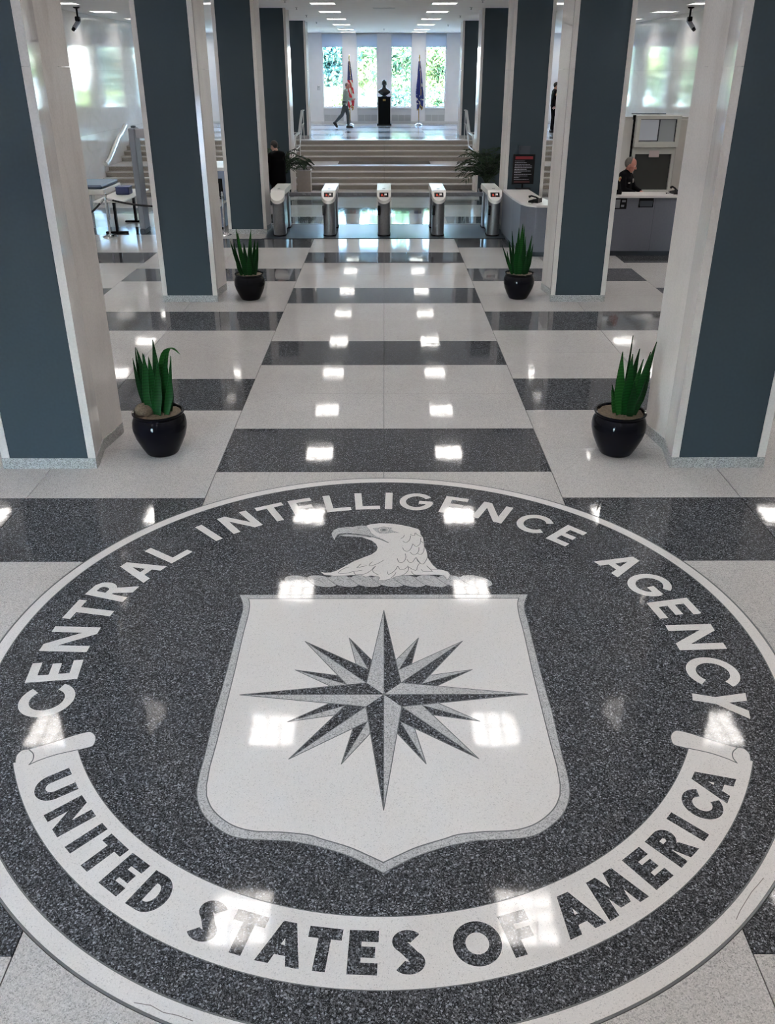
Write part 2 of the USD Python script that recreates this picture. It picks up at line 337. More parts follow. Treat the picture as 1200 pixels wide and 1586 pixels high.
obj('light_floor_slabs', ul, smooth_light, up, kind='stuff')
obj('dark_floor_slabs', ud, smooth_dark, up, kind='stuff')

ceiling = thing('ceiling', kind='structure')
# side walls clad in polished marble panels
for nm, s in (('wall_left', -1), ('wall_right', 1)):
    w = thing(nm, kind='structure')
    a, b = sorted((s * (WALLX + 0.03), s * (WALLX + 0.4)))
    obj('wall_core', bx(a, b, FRONT - 0.3, BACK + 0.5, -0.3, CEIL), subfloor_m, w)
    for j in range(15):
        y0 = FRONT - 0.3 + j * MOD; y1 = min(y0 + MOD, BACK + 0.5)
        for z0, z1 in ((0, 1.6), (1.6, 3.32), (3.32, CEIL)):
            a, b = sorted((s * WALLX, s * (WALLX + 0.04)))
            obj('marble_panel', bx(a, b, y0 + .0015, y1 - .0015, z0 + .0015, z1 - .0015), wall_marble, w)

# back wall: white piers with tall windows between
blind_m = M('roller_blind', {'p': ('diffuse_bsdf', {'color': (0.58, 0.63, 0.70)}), 't': ('translucent_bsdf', {'color': (0.10, 0.11, 0.13)}), 'a': ('add_closure', {})}, [('p.BSDF', 'a.closure1'), ('t.BSDF', 'a.closure2')], surface='a.closure')
sill_m = plain('window_sill', (0.80, 0.82, 0.84), 0.35)
under_m = plain('under_window_panel', (0.62, 0.64, 0.66), 0.5)
grille_m = plain('grille_metal', (0.48, 0.50, 0.52), 0.5, 0.1)
frame_m = plain('window_frame_paint', (0.80, 0.82, 0.84), 0.35)
wb = thing('wall_back', kind='structure')
for k in range(-6, 7):
    xc = k * TW
    x0, x1 = max(xc - 0.307, -WALLX), min(xc + 0.307, WALLX)
    if x1 - x0 > 0.05:
        obj('pier', bx(x0, x1, BACK, BACK + 0.45, UP, CEIL), white_paint, wb)
        obj('pier_base', bx(x0, x1, BACK - 0.015, BACK, UP, UP + 0.08), under_m, wb)
obj('wall_head', bx(-WALLX, WALLX, BACK + 0.20, BACK + 0.45, 4.72, CEIL), white_paint, wb)
NW = 12
for k in range(-6, 6):
    n = k + 7
    xc = (k + 0.5) * TW
    w = thing(f'window_{n}', kind='structure', loc=(xc, BACK, UP))
    hw = 0.457
    y0 = 0.14
    zg0, zg1 = 1.83 - UP, 4.72 - UP
    fr = 0.035
    obj('window_frame', ring_frame(-hw, hw, zg0, zg1, fr, y0, y0 + .1), frame_m, w)
    obj('pane', bx(-hw + fr, hw - fr, y0 + .06, y0 + .066, zg0 + fr, zg1 - fr), pane_m, w)
    obj('blind', bx(-hw + .01, hw - .01, y0 - .03, y0 - .022, 4.27 - UP, 4.77 - UP), blind_m, w)
    obj('window_sill', cbx(-hw, hw, -0.02, y0 + .1, zg0 - 0.05, zg0, .008), sill_m, w)
    obj('under_panel', bx(-hw, hw, 0.03, 0.3, 0, zg0 - 0.05), under_m, w)
    gr = [bx(-hw + 0.04 + i * 0.289, -hw + 0.04 + i * 0.289 + 0.262, 0.02, 0.03, 0.10, 0.36) for i in range(3)]
    obj('radiator_grille', gr + [bx(-hw + 0.045 + i * 0.0365, -hw + 0.053 + i * 0.0365, 0.012, 0.02, 0.11, 0.35) for i in range(24)], grille_m, w)
# entrance wall behind the camera: glazed, daylight comes in through it
wf = thing('wall_front', kind='structure')
obj('wall_head', bx(-WALLX - .3, WALLX + .3, FRONT - 0.3, FRONT, 2.5, CEIL), white_paint, wf)
for k in range(-3, 4):
    xc = k * 2.5
    obj('pier', bx(xc - 0.2, xc + 0.2, FRONT - 0.3, FRONT, 0, 2.5), wall_marble, wf)
for s in (-1, 1):
    a, b = sorted((s * 7.5, s * (WALLX + 0.3)))
    obj('pier', bx(a, b, FRONT - 0.3, FRONT, 0, 2.5), wall_marble, wf)
for k in range(-3, -2):
    d = thing(f'door_{k + 4}', kind='structure', loc=((k + 0.5) * 2.5, FRONT - 0.15, 0))
    obj('door_frame', [bx(-1.05, -1.0, -.03, .03, 0, 2.5), bx(1.0, 1.05, -.03, .03, 0, 2.5), bx(-.025, .025, -.03, .03, 0, 2.4), bx(-1, 1, -.03, .03, 2.4, 2.5)], steel, d)
    obj('pane', [bx(-1, -.025, -.004, .004, 0.02, 2.4), bx(.025, 1, -.004, .004, 0.02, 2.4)], pane_m, d)
    obj('door_handle', [cyl((-.08, .07, .9), (-.08, .07, 1.4), .015), cyl((.08, .07, .9), (.08, .07, 1.4), .015)], chrome, d)

obj('solid_bay', bx(-4.8, 7.6, FRONT - .2, FRONT - .05, 0, 2.5), wall_marble, wf)
# ------------------------------------------------------------------ columns
def make_column(label, loc, h, first):
    c = thing('column', label, 'column', loc, kind='structure')
    H = .4275
    side = [(.357, -H), (H, -H), (.357, 0), (H, H), (.357, H), (.31, 0)]
    for sgn in (1, -1):
        poly = Polygon([(sgn * x, y) for x, y in side])
        zj = 3.32 - loc[2]
        for z0, z1 in ((.105, zj), (zj + .002, h)):
            obj('marble_slab', prism(poly, z0, z1), col_marble, c)
    for s in (-1, 1):
        a, b = sorted((s * (H - .004), s * (H - .05)))
        obj('blue_panel', bx(-.355, .355, a, b, .105, h), panel_blue, c)
    obj('core', bx(-.345, .345, -.37, .37, 0, h), col_marble, c)
    e = H + .006
    for s in (-1, 1):
        a, b = sorted((s * e, s * (H - .06)))
        for xa, xb in ((-H, -.0015), (.0015, H)):
            obj('plinth', bx(xa, xb, a, b, 0, .105), granite, c)
        obj('plinth', prism(Polygon([(s * .33, -H + .06), (s * (H), -H + .06), (s * (.357 + .012), 0), (s * H, H - .06), (s * .33, H - .06)]), 0, .105), granite, c)
    return c
order = ['nearest', 'second', 'third', 'fourth', 'fifth']
for i in range(5):
    y = 3.048 + 6.096 * i
    z = 0 if i < 4 else UP
    for s, side in ((-1, 'left'), (1, 'right')):
        note = {0: 'beside the big floor seal', 1: 'with a plant pot at its inner foot', 2: 'just before the turnstiles', 3: 'at the foot of the stairs', 4: 'at the head of the stairs'}[i]
        make_column(f'blue panelled column with pale marble sides, {order[i]} in the {side} row, {note}', (s * 3.052, y, z), CEIL - z, i == 0)

# ------------------------------------------------------------------ ceiling lights
lamp_rows = [(-7.95, 'far left aisle'), (-4.52, 'left aisle'), (-1.525, 'left half of the middle nave'), (1.505, 'right half of the middle nave'), (4.52, 'right aisle'), (7.95, 'far right aisle')]
lamp_ys = [35.6, 33.2, 29.55, 26.0, 22.5, 19.3, 16.3, 13.55, 10.5, 7.8, 4.45, 1.65, -1.4, -4.4, -7.4]
ordn = ['first', 'second', 'third', 'fourth', 'fifth', 'sixth', 'seventh', 'eighth', 'ninth', 'tenth', 'eleventh', 'twelfth', 'thirteenth', 'fourteenth', 'fifteenth']
lamp_at = [(x, y) for x, _ in lamp_rows for y in lamp_ys if not (abs(x) == 4.52 and 26.3 < y < 28.5)]
holes = unary_union([sbox(x - .302, y - .302, x + .302, y + .302) for x, y in lamp_at])
obj('ceiling_board', prism(sbox(-WALLX - .3, FRONT - .3, WALLX + .3, BACK + .6).difference(holes), CEIL, CEIL + .015), plaster, ceiling)
obj('roof_slab', bx(-WALLX - .3, WALLX + .3, FRONT - .3, BACK + .6, CEIL + .14, CEIL + .4), subfloor_m, ceiling)
proto = None
for x, rn in lamp_rows:
    for i, y in enumerate(lamp_ys):
        if x == -4.52 or x == 4.52:
            if 26.3 < y < 28.5: continue
        lab = f'square ceiling light, {ordn[i]} from the window wall in the {rn}'
        if proto is None:
            proto = thing('ceiling_light', lab, 'ceiling light', (x, y, CEIL), 0, 'square recessed ceiling lights')
            obj('lamp_frame', [bx(-.325, -.30, -.325, .325, -.008, 0), bx(.30, .325, -.325, .325, -.008, 0), bx(-.30, .30, -.325, -.30, -.008, 0), bx(-.30, .30, .30, .325, -.008, 0)], lamp_frame_m, proto)
            obj('diffuser', bx(-.295, .295, -.295, .295, .10, .104), lamp_m, proto)
            obj('housing', [bx(-.302, -.297, -.302, .302, -.004, .115), bx(.297, .302, -.302, .302, -.004, .115), bx(-.302, .302, -.302, -.297, -.004, .115), bx(-.302, .302, .297, .302, -.004, .115), bx(-.302, .302, -.302, .302, .11, .115)], louver_m, proto)
            obj('louver', [bx(-.30, .30, t - .008, t + .008, -.002, .088) for t in (-.1, .1)] + [bx(t - .008, t + .008, -.30, .30, -.002, .088) for t in (-.1, .1)], louver_m, proto)
        else:
            copy_of(proto, (x, y, CEIL), 0, lab)
# ------------------------------------------------------------------ the inlaid seal
seal = thing('floor_seal', 'round terrazzo seal with eagle head, shield and sixteen-point compass star set in the floor', 'floor seal', (0, 0, 0))
def sp(name, poly, mat, z, parent=seal, depth=.006, label=None, kind=None):
    return obj(name, prism(poly, z - depth, z), mat, parent, label=label, kind=kind)
Z = .0004
field = warp_poly(Point(0, 0).buffer(2.372, 96))
sp('field', field, dark_terrazzo, 0.0, depth=.02, label='dark speckled terrazzo disc')
ring_o, ring_i = warp_poly(Point(0, 0).buffer(2.438, 128)), warp_poly(Point(0, 0).buffer(2.362, 128))
sp('rim', ring_o.difference(ring_i), cream_inlay, Z, label='cream outer ring')
sp('rim_divider', warp_poly(Point(0, 0).buffer(2.449, 128)).difference(warp_poly(Point(0, 0).buffer(2.439, 128))), divider_metal, Z, depth=.02)
sp('rim_divider', warp_poly(Point(0, 0).buffer(2.361, 128)).difference(warp_poly(Point(0, 0).buffer(2.355, 128))), divider_metal, Z)
crack_m = plain('hairline_crack', (0.22, 0.20, 0.19), 0.7)
for cr in ([(1.714, -1.676), (1.676, -1.709), (1.633, -1.745), (1.585, -1.795), (1.547, -1.835), (1.513, -1.878)], [(-.972, -2.222), (-.904, -2.233), (-.849, -2.26), (-.792, -2.271), (-.729, -2.292)]):
    sp('crack', LineString(cr).buffer(.0016), crack_m, Z + .0002, depth=.001)

# lettering: strokes in a unit box, cap height 1, stroke w
def arc(cx, cy, rx, ry, a0, a1, n=24):
    t = np.radians(np.linspace(a0, a1, n))
    return list(zip(cx + rx * np.cos(t), cy + ry * np.sin(t)))

def glyph(ch, W, w):
    """outline polygon of a capital, width W, height 1, stroke w, x centred on 0"""
    h = w / 2; x0, x1 = -W / 2, W / 2
    R = lambda a, b, c, d: sbox(a, c, b, d)
    def bar(p, q, ww=w): return LineString([p, q]).buffer(ww / 2, cap_style=2)
    clip = sbox(-9, 0, 9, 1)
    if ch == 'I': return R(-h, h, 0, 1)
    if ch == 'L': return unary_union([R(x0, x0 + w, 0, 1), R(x0, x1, 0, w * .95)])
    if ch == 'T': return unary_union([R(-h, h, 0, 1), R(x0, x1, 1 - w * .95, 1)])
    if ch == 'E': return unary_union([R(x0, x0 + w, 0, 1), R(x0, x1, 0, w * .95), R(x0, x1, 1 - w * .95, 1), R(x0, x1 - .1 * W, .5 - w * .45, .5 + w * .45)])
    if ch == 'F': return unary_union([R(x0, x0 + w, 0, 1), R(x0, x1, 1 - w * .95, 1), R(x0, x1 - .08 * W, .48 - w * .45, .48 + w * .45)])
    if ch == 'N': return unary_union([R(x0, x0 + w, 0, 1), R(x1 - w, x1, 0, 1), Polygon([(x0, 1), (x0 + w * 1.15, 1), (x1, 0), (x1 - w * 1.15, 0)])])
    if ch == 'M': return unary_union([Polygon([(x0, 0), (x0 + w, 0), (x0 + w * 1.75, 1), (x0 + w * .75, 1)]), Polygon([(x1, 0), (x1 - w, 0), (x1 - w * 1.75, 1), (x1 - w * .75, 1)]), Polygon([(x0 + w * .75, 1), (x0 + w * 1.75, 1), (w * .55, .12), (-w * .55, .12)]), Polygon([(x1 - w * .75, 1), (x1 - w * 1.75, 1), (-w * .55, .12), (w * .55, .12)])])
    if ch == 'A':
        o = Polygon([(x0, 0), (-w * .55, 1), (w * .55, 1), (x1, 0), (x1 - w * 1.1, 0), (0, 1 - w * 1.4), (x0 + w * 1.1, 0)])
        return unary_union([o, Polygon([(x0, 0), (-w * .55, 1), (w * .55, 1), (x1, 0)]).intersection(R(x0, x1, .22, .22 + w * .85))])
    if ch == 'Y': return unary_union([R(-h, h, 0, .5), Polygon([(x0, 1), (x0 + w * 1.15, 1), (h, .42), (-h, .42)]), Polygon([(x1, 1), (x1 - w * 1.15, 1), (-h, .42), (h, .42)])])
    if ch == 'U':
        c = LineString([(x0 + h, 1)] + arc(0, W / 2, W / 2 - h, W / 2 - h, 180, 360) + [(x1 - h, 1)]).buffer(h, cap_style=2, join_style=1)
        return c
    if ch == 'O': return affinity.scale(Point(0, .5).buffer(1, 48), W / 2, .515).difference(affinity.scale(Point(0, .5).buffer(1, 48), W / 2 - w, .515 - w * .95))
    if ch in 'CG':
        D = .515
        ring = affinity.scale(Point(0, 0).buffer(1, 48), D * 1.03, D).difference(affinity.scale(Point(0, 0).buffer(1, 48), D * 1.03 - w, D - w * .95))
        wedge = Polygon([(0, 0), (2, 1.35 if ch == 'C' else 1.35), (2, -1.35 if ch == 'C' else -.02)])
        g = ring.difference(wedge)
        if ch == 'G': g = unary_union([g, R(.08, .50, -.03 - w * .45, -.03 + w * .45), R(.50 - w, .50, -.36, -.03).intersection(affinity.scale(Point(0, 0).buffer(1, 48), D * 1.03, D))])
        bxn = g.bounds
        g = affinity.translate(g, -(bxn[0] + bxn[2]) / 2, .5)
        return affinity.scale(g, W / (bxn[2] - bxn[0]), 1, origin=(0, .5))
    if ch == 'D':
        o = unary_union([R(x0, x0 + W * .35, 0, 1), affinity.scale(Point(0, 0).buffer(1, 48), W * .65, .5)]) if False else unary_union([R(x0, x0 + W * .42, 0, 1), affinity.translate(affinity.scale(Point(0, 0).buffer(1, 48), W * .58, .5), x0 + W * .42, .5).intersection(R(x0 + W * .42, x1 + 1, 0, 1))])
        i = unary_union([R(x0 + w, x0 + W * .42, w * .9, 1 - w * .9), affinity.translate(affinity.scale(Point(0, 0).buffer(1, 48), W * .58 - w, .5 - w * .9), x0 + W * .42, .5).intersection(R(x0 + W * .42, x1 + 1, 0, 1))])
        return o.difference(i)
    if ch == 'R':
        bo = unary_union([R(x0, x0 + W * .5, .42, 1), affinity.translate(affinity.scale(Point(0, 0).buffer(1, 32), W * .42, .29), x0 + W * .5, .71).intersection(R(x0 + W * .5, 9, 0, 2))])
        bi = unary_union([R(x0 + w, x0 + W * .5, .42 + w * .85, 1 - w * .85), affinity.translate(affinity.scale(Point(0, 0).buffer(1, 32), max(W * .42 - w, .02), .29 - w * .85), x0 + W * .5, .71).intersection(R(x0 + W * .5, 9, 0, 2))])
        return unary_union([R(x0, x0 + w, 0, 1), bo.difference(bi), Polygon([(x0 + W * .36, .45), (x0 + W * .36 + w * 1.15, .45), (x1 + .04 * W, 0), (x1 - w * 1.25, 0)])])
    if ch == 'S':
        rx = W / 2 - h
        top = arc(0, .735, rx * .93, .265 - h, 28, 270, 28)
        bot = arc(0, .265, rx, .265 + .0 - h + .0, 90, -152, 28)
        pts = top[:-1] + [(0, .5)] + bot[1:]
        pts = [(x, y) for x, y in pts]
        sp_ = smooth_line(top[:-4] + [(rx * .05, .5)] + bot[4:], 3)
        g = LineString(sp_).buffer(h, cap_style=2, join_style=1)
        b = g.bounds
        g = affinity.translate(g, -(b[0] + b[2]) / 2, -b[1])
        return affinity.scale(g, W / (b[2] - b[0]), 1 / (b[3] - b[1]), origin=(0, 0))
    raise ValueError(ch)

def place_letter(ch, ang, W, H, w, r0, inward):
    """ang: degrees clockwise from the far side; r0: radius of the baseline; inward: letter tops point to the centre"""
    g = affinity.scale(glyph(ch, W / H, w / H), H, H, origin=(0, 0))
    if not inward:
        g = affinity.translate(g, 0, r0)
        g = affinity.rotate(g, -ang, origin=(0, 0))
    else:
        g = affinity.translate(g, 0, -r0)
        g = affinity.rotate(g, ang, origin=(0, 0))
    return warp_poly(g)

top = [('C', -104.35, .262), ('E', -96.6, .182), ('N', -87.55, .258), ('T', -78.75, .222), ('R', -71.4, .200), ('A', -62.8, .25), ('L', -54.3, .205),
       ('I', -43.4, .07), ('N', -35.4, .258), ('T', -26.75, .235), ('E', -19.6, .195), ('L', -11.4, .205), ('L', -4.05, .205), ('I', 1.2, .07),
       ('G', 7.9, .285), ('E', 17.0, .195), ('N', 26.55, .258), ('C', 36.9, .262), ('E', 45.5, .182),
       ('A', 60.75, .25), ('G', 69.6, .285), ('E', 78.1, .19), ('N', 87.3, .262), ('C', 97.0, .262), ('Y', 104.75, .225)]
for ch, a, W in top:
    sp('letter', place_letter(ch, a, W, .303, .061, 1.857, False), cream_inlay, Z)

# banner
th = np.radians(np.linspace(116.6, 180, 40))
arc_o = [(-2.176 * math.sin(t), 2.176 * math.cos(t)) for t in th]
th2 = np.radians(np.linspace(117.4, 180, 40))
arc_i = [(-1.862 * math.sin(t), 1.862 * math.cos(t)) for t in th2]
half = Polygon(arc_o + arc_i[::-1]).buffer(0)
rollp = Polygon(smooth_line(ROLL[:5], 4).tolist() + smooth_line(ROLL[5:15], 4).tolist() + [ROLL[15]]).buffer(0)
band = unary_union([half.buffer(.0005), rollp])
band = unary_union([band, affinity.scale(band, -1, 1, origin=(0, 0))])
sp('banner', band, cream_inlay, Z, label='cream ribbon banner with curled ends')
l1 = [(-1.9, -.879), (-1.872, -.902), (-1.858, -.925), (-1.852, -.954), (-1.859, -.986)]
l2 = [(-1.859, -.986), (-1.836, -.968), (-1.813, -.952), (-1.741, -.914), (-1.635, -.879)]
ln = unary_union([LineString(smooth_line(l1, 5)).buffer(.003), LineString(smooth_line(l2, 5)).buffer(.003)])
for s in (1, -1):
    sp('banner_line', affinity.scale(ln, s, 1, origin=(0, 0)), divider_metal, Z * 1.6)
sp('banner_outline', band.buffer(.004).difference(band), divider_metal, Z)
bot = [('U', -55.9, .172), ('N', -49.3, .172), ('I', -44.2, .05), ('T', -40.2, .142), ('E', -35.45, .122), ('D', -30.2, .150),
       ('S', -21.8, .130), ('T', -16.85, .146), ('A', -11.87, .190), ('T', -7.12, .142), ('E', -2.35, .124), ('S', 2.97, .130),
       ('O', 11.2, .205), ('F', 16.6, .125), ('A', 24.25, .186), ('M', 30.4, .232), ('E', 36.65, .124), ('R', 42.05, .150), ('I', 46.45, .05), ('C', 51.35, .165), ('A', 56.25, .190)]
for ch, a, W in bot:
    sp('letter', place_letter(ch, a, W, .192, .053, 2.1165, True), dark_terrazzo, Z * 2)

# shield
def mirror(pts): return [(-x, y) for x, y in pts[::-1]]
def shield_poly(S, d=6):
    left = [S[0]] + smooth_line(S[0:5], 4).tolist()[1:] + S[5:9] + smooth_line(S[9:], 4).tolist()
    left[-1] = (0.0, S[-1][1])
    return Polygon(left + mirror(left)[1:]).buffer(0)
so, si = shield_poly(SHO), shield_poly(SHI)
shield = obj('shield', prism(so, Z - .006, Z), gray_inlay, seal, label='grey speckled shield border')
obj('shield_face', prism(si, Z - .004, Z * 2), cream_inlay, shield)
obj('shield_line', prism(si.buffer(.003).difference(si.buffer(-.003)), Z - .004, Z * 2.6), divider_metal, shield)
obj('shield_line', prism(so.buffer(.004).difference(so), Z - .004, Z), divider_metal, shield)

# compass star
CX, CY = 0.0014, -0.4493
star = thing_star = obj('compass_star', prism(Point(CX, CY).buffer(.012), Z, Z * 5.2), divider_metal, seal)
def star_point(ang, L, a, b, zc):
    """a kite blade: dark half clockwise, pale half counter-clockwise"""
    t = math.radians(ang); d = np.array([math.sin(t), math.cos(t)]); n = np.array([math.cos(t), -math.sin(t)])
    o = np.array([CX, CY])
    cw = Polygon([o, o + d * a + n * b, o + d * L])
    cc = Polygon([o, o + d * a - n * b, o + d * L])
    obj('dark_facet', prism(cw, Z, zc), dark_terrazzo, star)
    obj('pale_facet', prism(cc, Z, zc), gray_inlay, star)
    e = unary_union([LineString([o + d * a + n * b, o + d * L, o + d * a - n * b]).buffer(.0025), LineString([o, o + d * L]).buffer(.0018)])
    obj('star_divider', prism(e, Z, zc + .0001), divider_metal, star)
for k in range(8): star_point(22.5 + 45 * k, .582, .20, .0755, Z * 3)
for k in range(4): star_point(45 + 90 * k, .71, .145, .1065, Z * 4)
for k in range(4): star_point(90 * k, .84, .1025, .1025, Z * 5)

# eagle
HP = Polygon(HEAD).buffer(0)
eagle = obj('eagle_head', prism(HP, Z - .006, Z * 2), cream_inlay, seal, label='cream eagle head facing left')
obj('upper_beak', prism(Polygon(BEAK).buffer(0), Z - .004, Z * 2.4), gray_inlay, eagle)
obj('lower_beak', prism(Polygon(MANDIBLE).buffer(0), Z - .004, Z * 2.4), gray_inlay, eagle)
obj('eye_surround', prism(Polygon(EYEW).buffer(0), Z - .004, Z * 2.4), gray_inlay, eagle)
obj('eyeball', prism(Polygon(EYE), Z - .004, Z * 2.8), cream_inlay, eagle)
obj('iris', prism(Polygon(IRIS), Z - .004, Z * 3.2), gray_inlay, eagle)
obj('pupil', prism(unary_union([Polygon(IRIS).difference(Polygon(IRIS).buffer(-.003)), Polygon(EYE).difference(Polygon(EYE).buffer(-.0025)), Polygon(PUPIL)]), Z - .004, Z * 3.6), divider_metal, eagle)
fl_ = unary_union([LineString(smooth_line(f, 5)).buffer(.0024) for f in FEATHERS] + [HP.buffer(.002).difference(HP.buffer(-.001)), LineString([(-.35, 1.40), (-.30, 1.416), (-.2, 1.408), (-.13, 1.39), (-.07, 1.363), (-.02, 1.33), (.034, 1.284)]).buffer(.0045)])
obj('feather_lines', prism(fl_, Z - .004, Z * 2.9), divider_metal, eagle)
# twisted wreath under the neck
wr = []
for x in np.linspace(-.60, .66, 9):
    t = np.linspace(0, 2 * pi, 40)
    px, py = .118 * np.cos(t), .064 * np.sin(t)
    ca, sa = math.cos(-.42), math.sin(-.42)
    wr.append(Polygon(np.c_[x + px * ca - py * sa, .748 + px * sa + py * ca]))
wp = unary_union(wr + [LineString([(-.62, .75), (.62, .75)]).buffer(.045)])
wreath = obj('wreath', prism(wp, Z - .006, Z * 1.4), gray_inlay, seal, label='grey twisted wreath under the eagle')
wl = []
for x in np.linspace(-.52, .58, 8):
    wl.append(LineString(bez((x - .06, .825), (x - .025, .745), (x + .06, .670), 8)).buffer(.0022))
    wl.append(LineString(bez((x + .02, .775), (x + .05, .765), (x + .075, .745), 6)).buffer(.0014))
wl = unary_union(wl).intersection(wp)
obj('wreath_lines', prism(wl.difference(HP), Z - .004, Z * 1.9), divider_metal, wreath)
# ------------------------------------------------------------------ outside the windows
lawn_m = varied('courtyard_gravel', (0.34, 0.37, 0.32), 0.15, 2.0, 0.9)
lawn = thing('courtyard', kind='structure')
gx, gy = np.meshgrid(np.linspace(-70, 70, 29), np.linspace(BACK + .5, 140, 27))
gz = 0.75 + 0.012 * (gy - BACK) + 0.25 * meshkit.noise(np.stack([gx / 9, gy / 9, gx * 0], -1), 3)
vv = np.c_[gx.ravel(), gy.ravel(), gz.ravel()]
ff = [[i * 29 + j, i * 29 + j + 1, (i + 1) * 29 + j + 1, (i + 1) * 29 + j] for i in range(26) for j in range(28)]
obj('courtyard_ground', to_tm(trimesh.Trimesh(vv, np.vstack([np.array(ff)[:, [0, 1, 2]], np.array(ff)[:, [0, 2, 3]]]), process=False)), lawn_m, lawn, smooth=True)
fore = thing('forecourt', kind='structure')
obj('forecourt_paving', bx(-60, 60, -60, FRONT - .3, -.3, -.02), terrazzo('forecourt_concrete', [(0, gray(.40)), (.5, gray(.5)), (.8, gray(.58))], 30, 80, .8, 0), fore)
obj('forecourt_canopy', bx(-10, 10, FRONT - 6, FRONT - .3, 4.9, 5.2), plaster, fore)

def leaf_mat(name, col):
    return M(name, {"o": ("geometry", {}), "r": ("rgb_ramp", {"ramp": [(0, tuple(c * .55 for c in col)), (1, tuple(min(c * 1.35, .9) for c in col))]}),
                    "p": ("principled_bsdf", {"roughness": .55}), "t": ("translucent_bsdf", {}), "mx": ("mix_closure", {"fac": .35})},
             [("o.random_per_island", "r.fac"), ("r.color", "p.base_color"), ("r.color", "t.color"), ("p.BSDF", "mx.closure1"), ("t.BSDF", "mx.closure2")], surface='mx.closure')
leaf_ms = [leaf_mat('leaf_yellow_green', (.17, .27, .11)), leaf_mat('leaf_mid_green', (.085, .19, .09)), leaf_mat('leaf_blue_green', (.04, .115, .095))]
bark = varied('tree_bark', (.13, .10, .08), .25, 12, .9)
def leaf_cloud(rng, blobs, n, size):
    ctr, nrm = [], []
    for (c, r, w) in blobs:
        k = int(n * w)
        d = rng.normal(size=(k, 3)); d /= np.linalg.norm(d, axis=1, keepdims=True)
        rad = rng.random(k) ** .45
        ctr.append(np.array(c) + d * rad[:, None] * np.array(r)); nrm.append(d + rng.normal(size=(k, 3)) * .7)
    C, N = np.vstack(ctr), np.vstack(nrm)
    N /= np.linalg.norm(N, axis=1, keepdims=True)
    T = np.cross(N, rng.normal(size=N.shape)); T /= np.linalg.norm(T, axis=1, keepdims=True)
    B = np.cross(N, T)
    s = size * (.6 + .8 * rng.random(len(C)))[:, None]
    V = np.stack([C - T * s, C + B * s * .45, C + T * s, C - B * s * .45], 1).reshape(-1, 3)
    i = np.arange(len(C))[:, None] * 4
    F = np.vstack([i + [0, 1, 2], i + [0, 2, 3]])
    return trimesh.Trimesh(V, F, process=False)
tree_spec = [(-10.4, 46, 2, 'dark'), (-7.2, 49.5, 1, 'dense'), (-3.4, 46.4, 2, 'blue'), (-1.6, 51, 0, 'pale'), (0.9, 45, 1, 'mid'), (3.2, 50.5, 0, 'yellow'), (5.2, 46.5, 1, 'mid'), (8.0, 50, 2, 'dark'), (11.0, 47.5, 0, 'pale'), (-13.5, 50, 0, 'pale'), (-20, 52, 1, 'mid'), (19, 53, 2, 'dark')]
tl = ['dark green tree outside, behind the left end of the window wall', 'dense green tree outside, left of the windows behind the flags', 'blue-green tree seen through the leftmost window behind the walking person',
      'pale leafy tree seen through the window between striped flag and bust', 'green tree seen through the window just right of the bust', 'yellow-green tree seen through the window right of the blue flag',
      'green tree outside, just right of the windows behind the blue flag', 'dark tree outside, behind the right half of the window wall', 'pale tree outside, behind the right end of the window wall', 'pale tree outside, behind the far left end of the window wall',
      'green tree far out on the court to the left', 'dark tree far out on the court to the right']
for i, (x, y, mi, _) in enumerate(tree_spec):
    rng = np.random.default_rng(100 + i)
    z0 = 0.75 + .012 * (y - BACK)
    t = thing('tree', tl[i], 'tree', (x, y, z0), 0, 'trees outside the windows')
    hgt = (3.1 + .7 * rng.random()) if abs(x) < 6 else 6.5 + rng.random() * 2
    blobs = []
    for b in range(9):
        a = rng.random() * 2 * pi; rr = rng.random() * 1.5
        blobs.append(((rr * math.cos(a), rr * math.sin(a), 1.2 + hgt * .85 * (b / 9) + rng.random() * .6), (.75 + .5 * rng.random(),) * 2 + (.55 + .3 * rng.random(),), 1 / 9))
    obj('foliage', leaf_cloud(rng, blobs, 3200, .15), leaf_ms[mi], t, kind='stuff')
    tr = [tube([(0, 0, -.3), (.05, 0, hgt * .4), (.1, .1, hgt * .8)], [.14, .10, .03], 8)]
    for b in blobs[::2]: tr.append(tube([(0.03, 0, b[0][2] * .55), b[0]], [.05, .015], 6))
    obj('trunk', tr, bark, t)

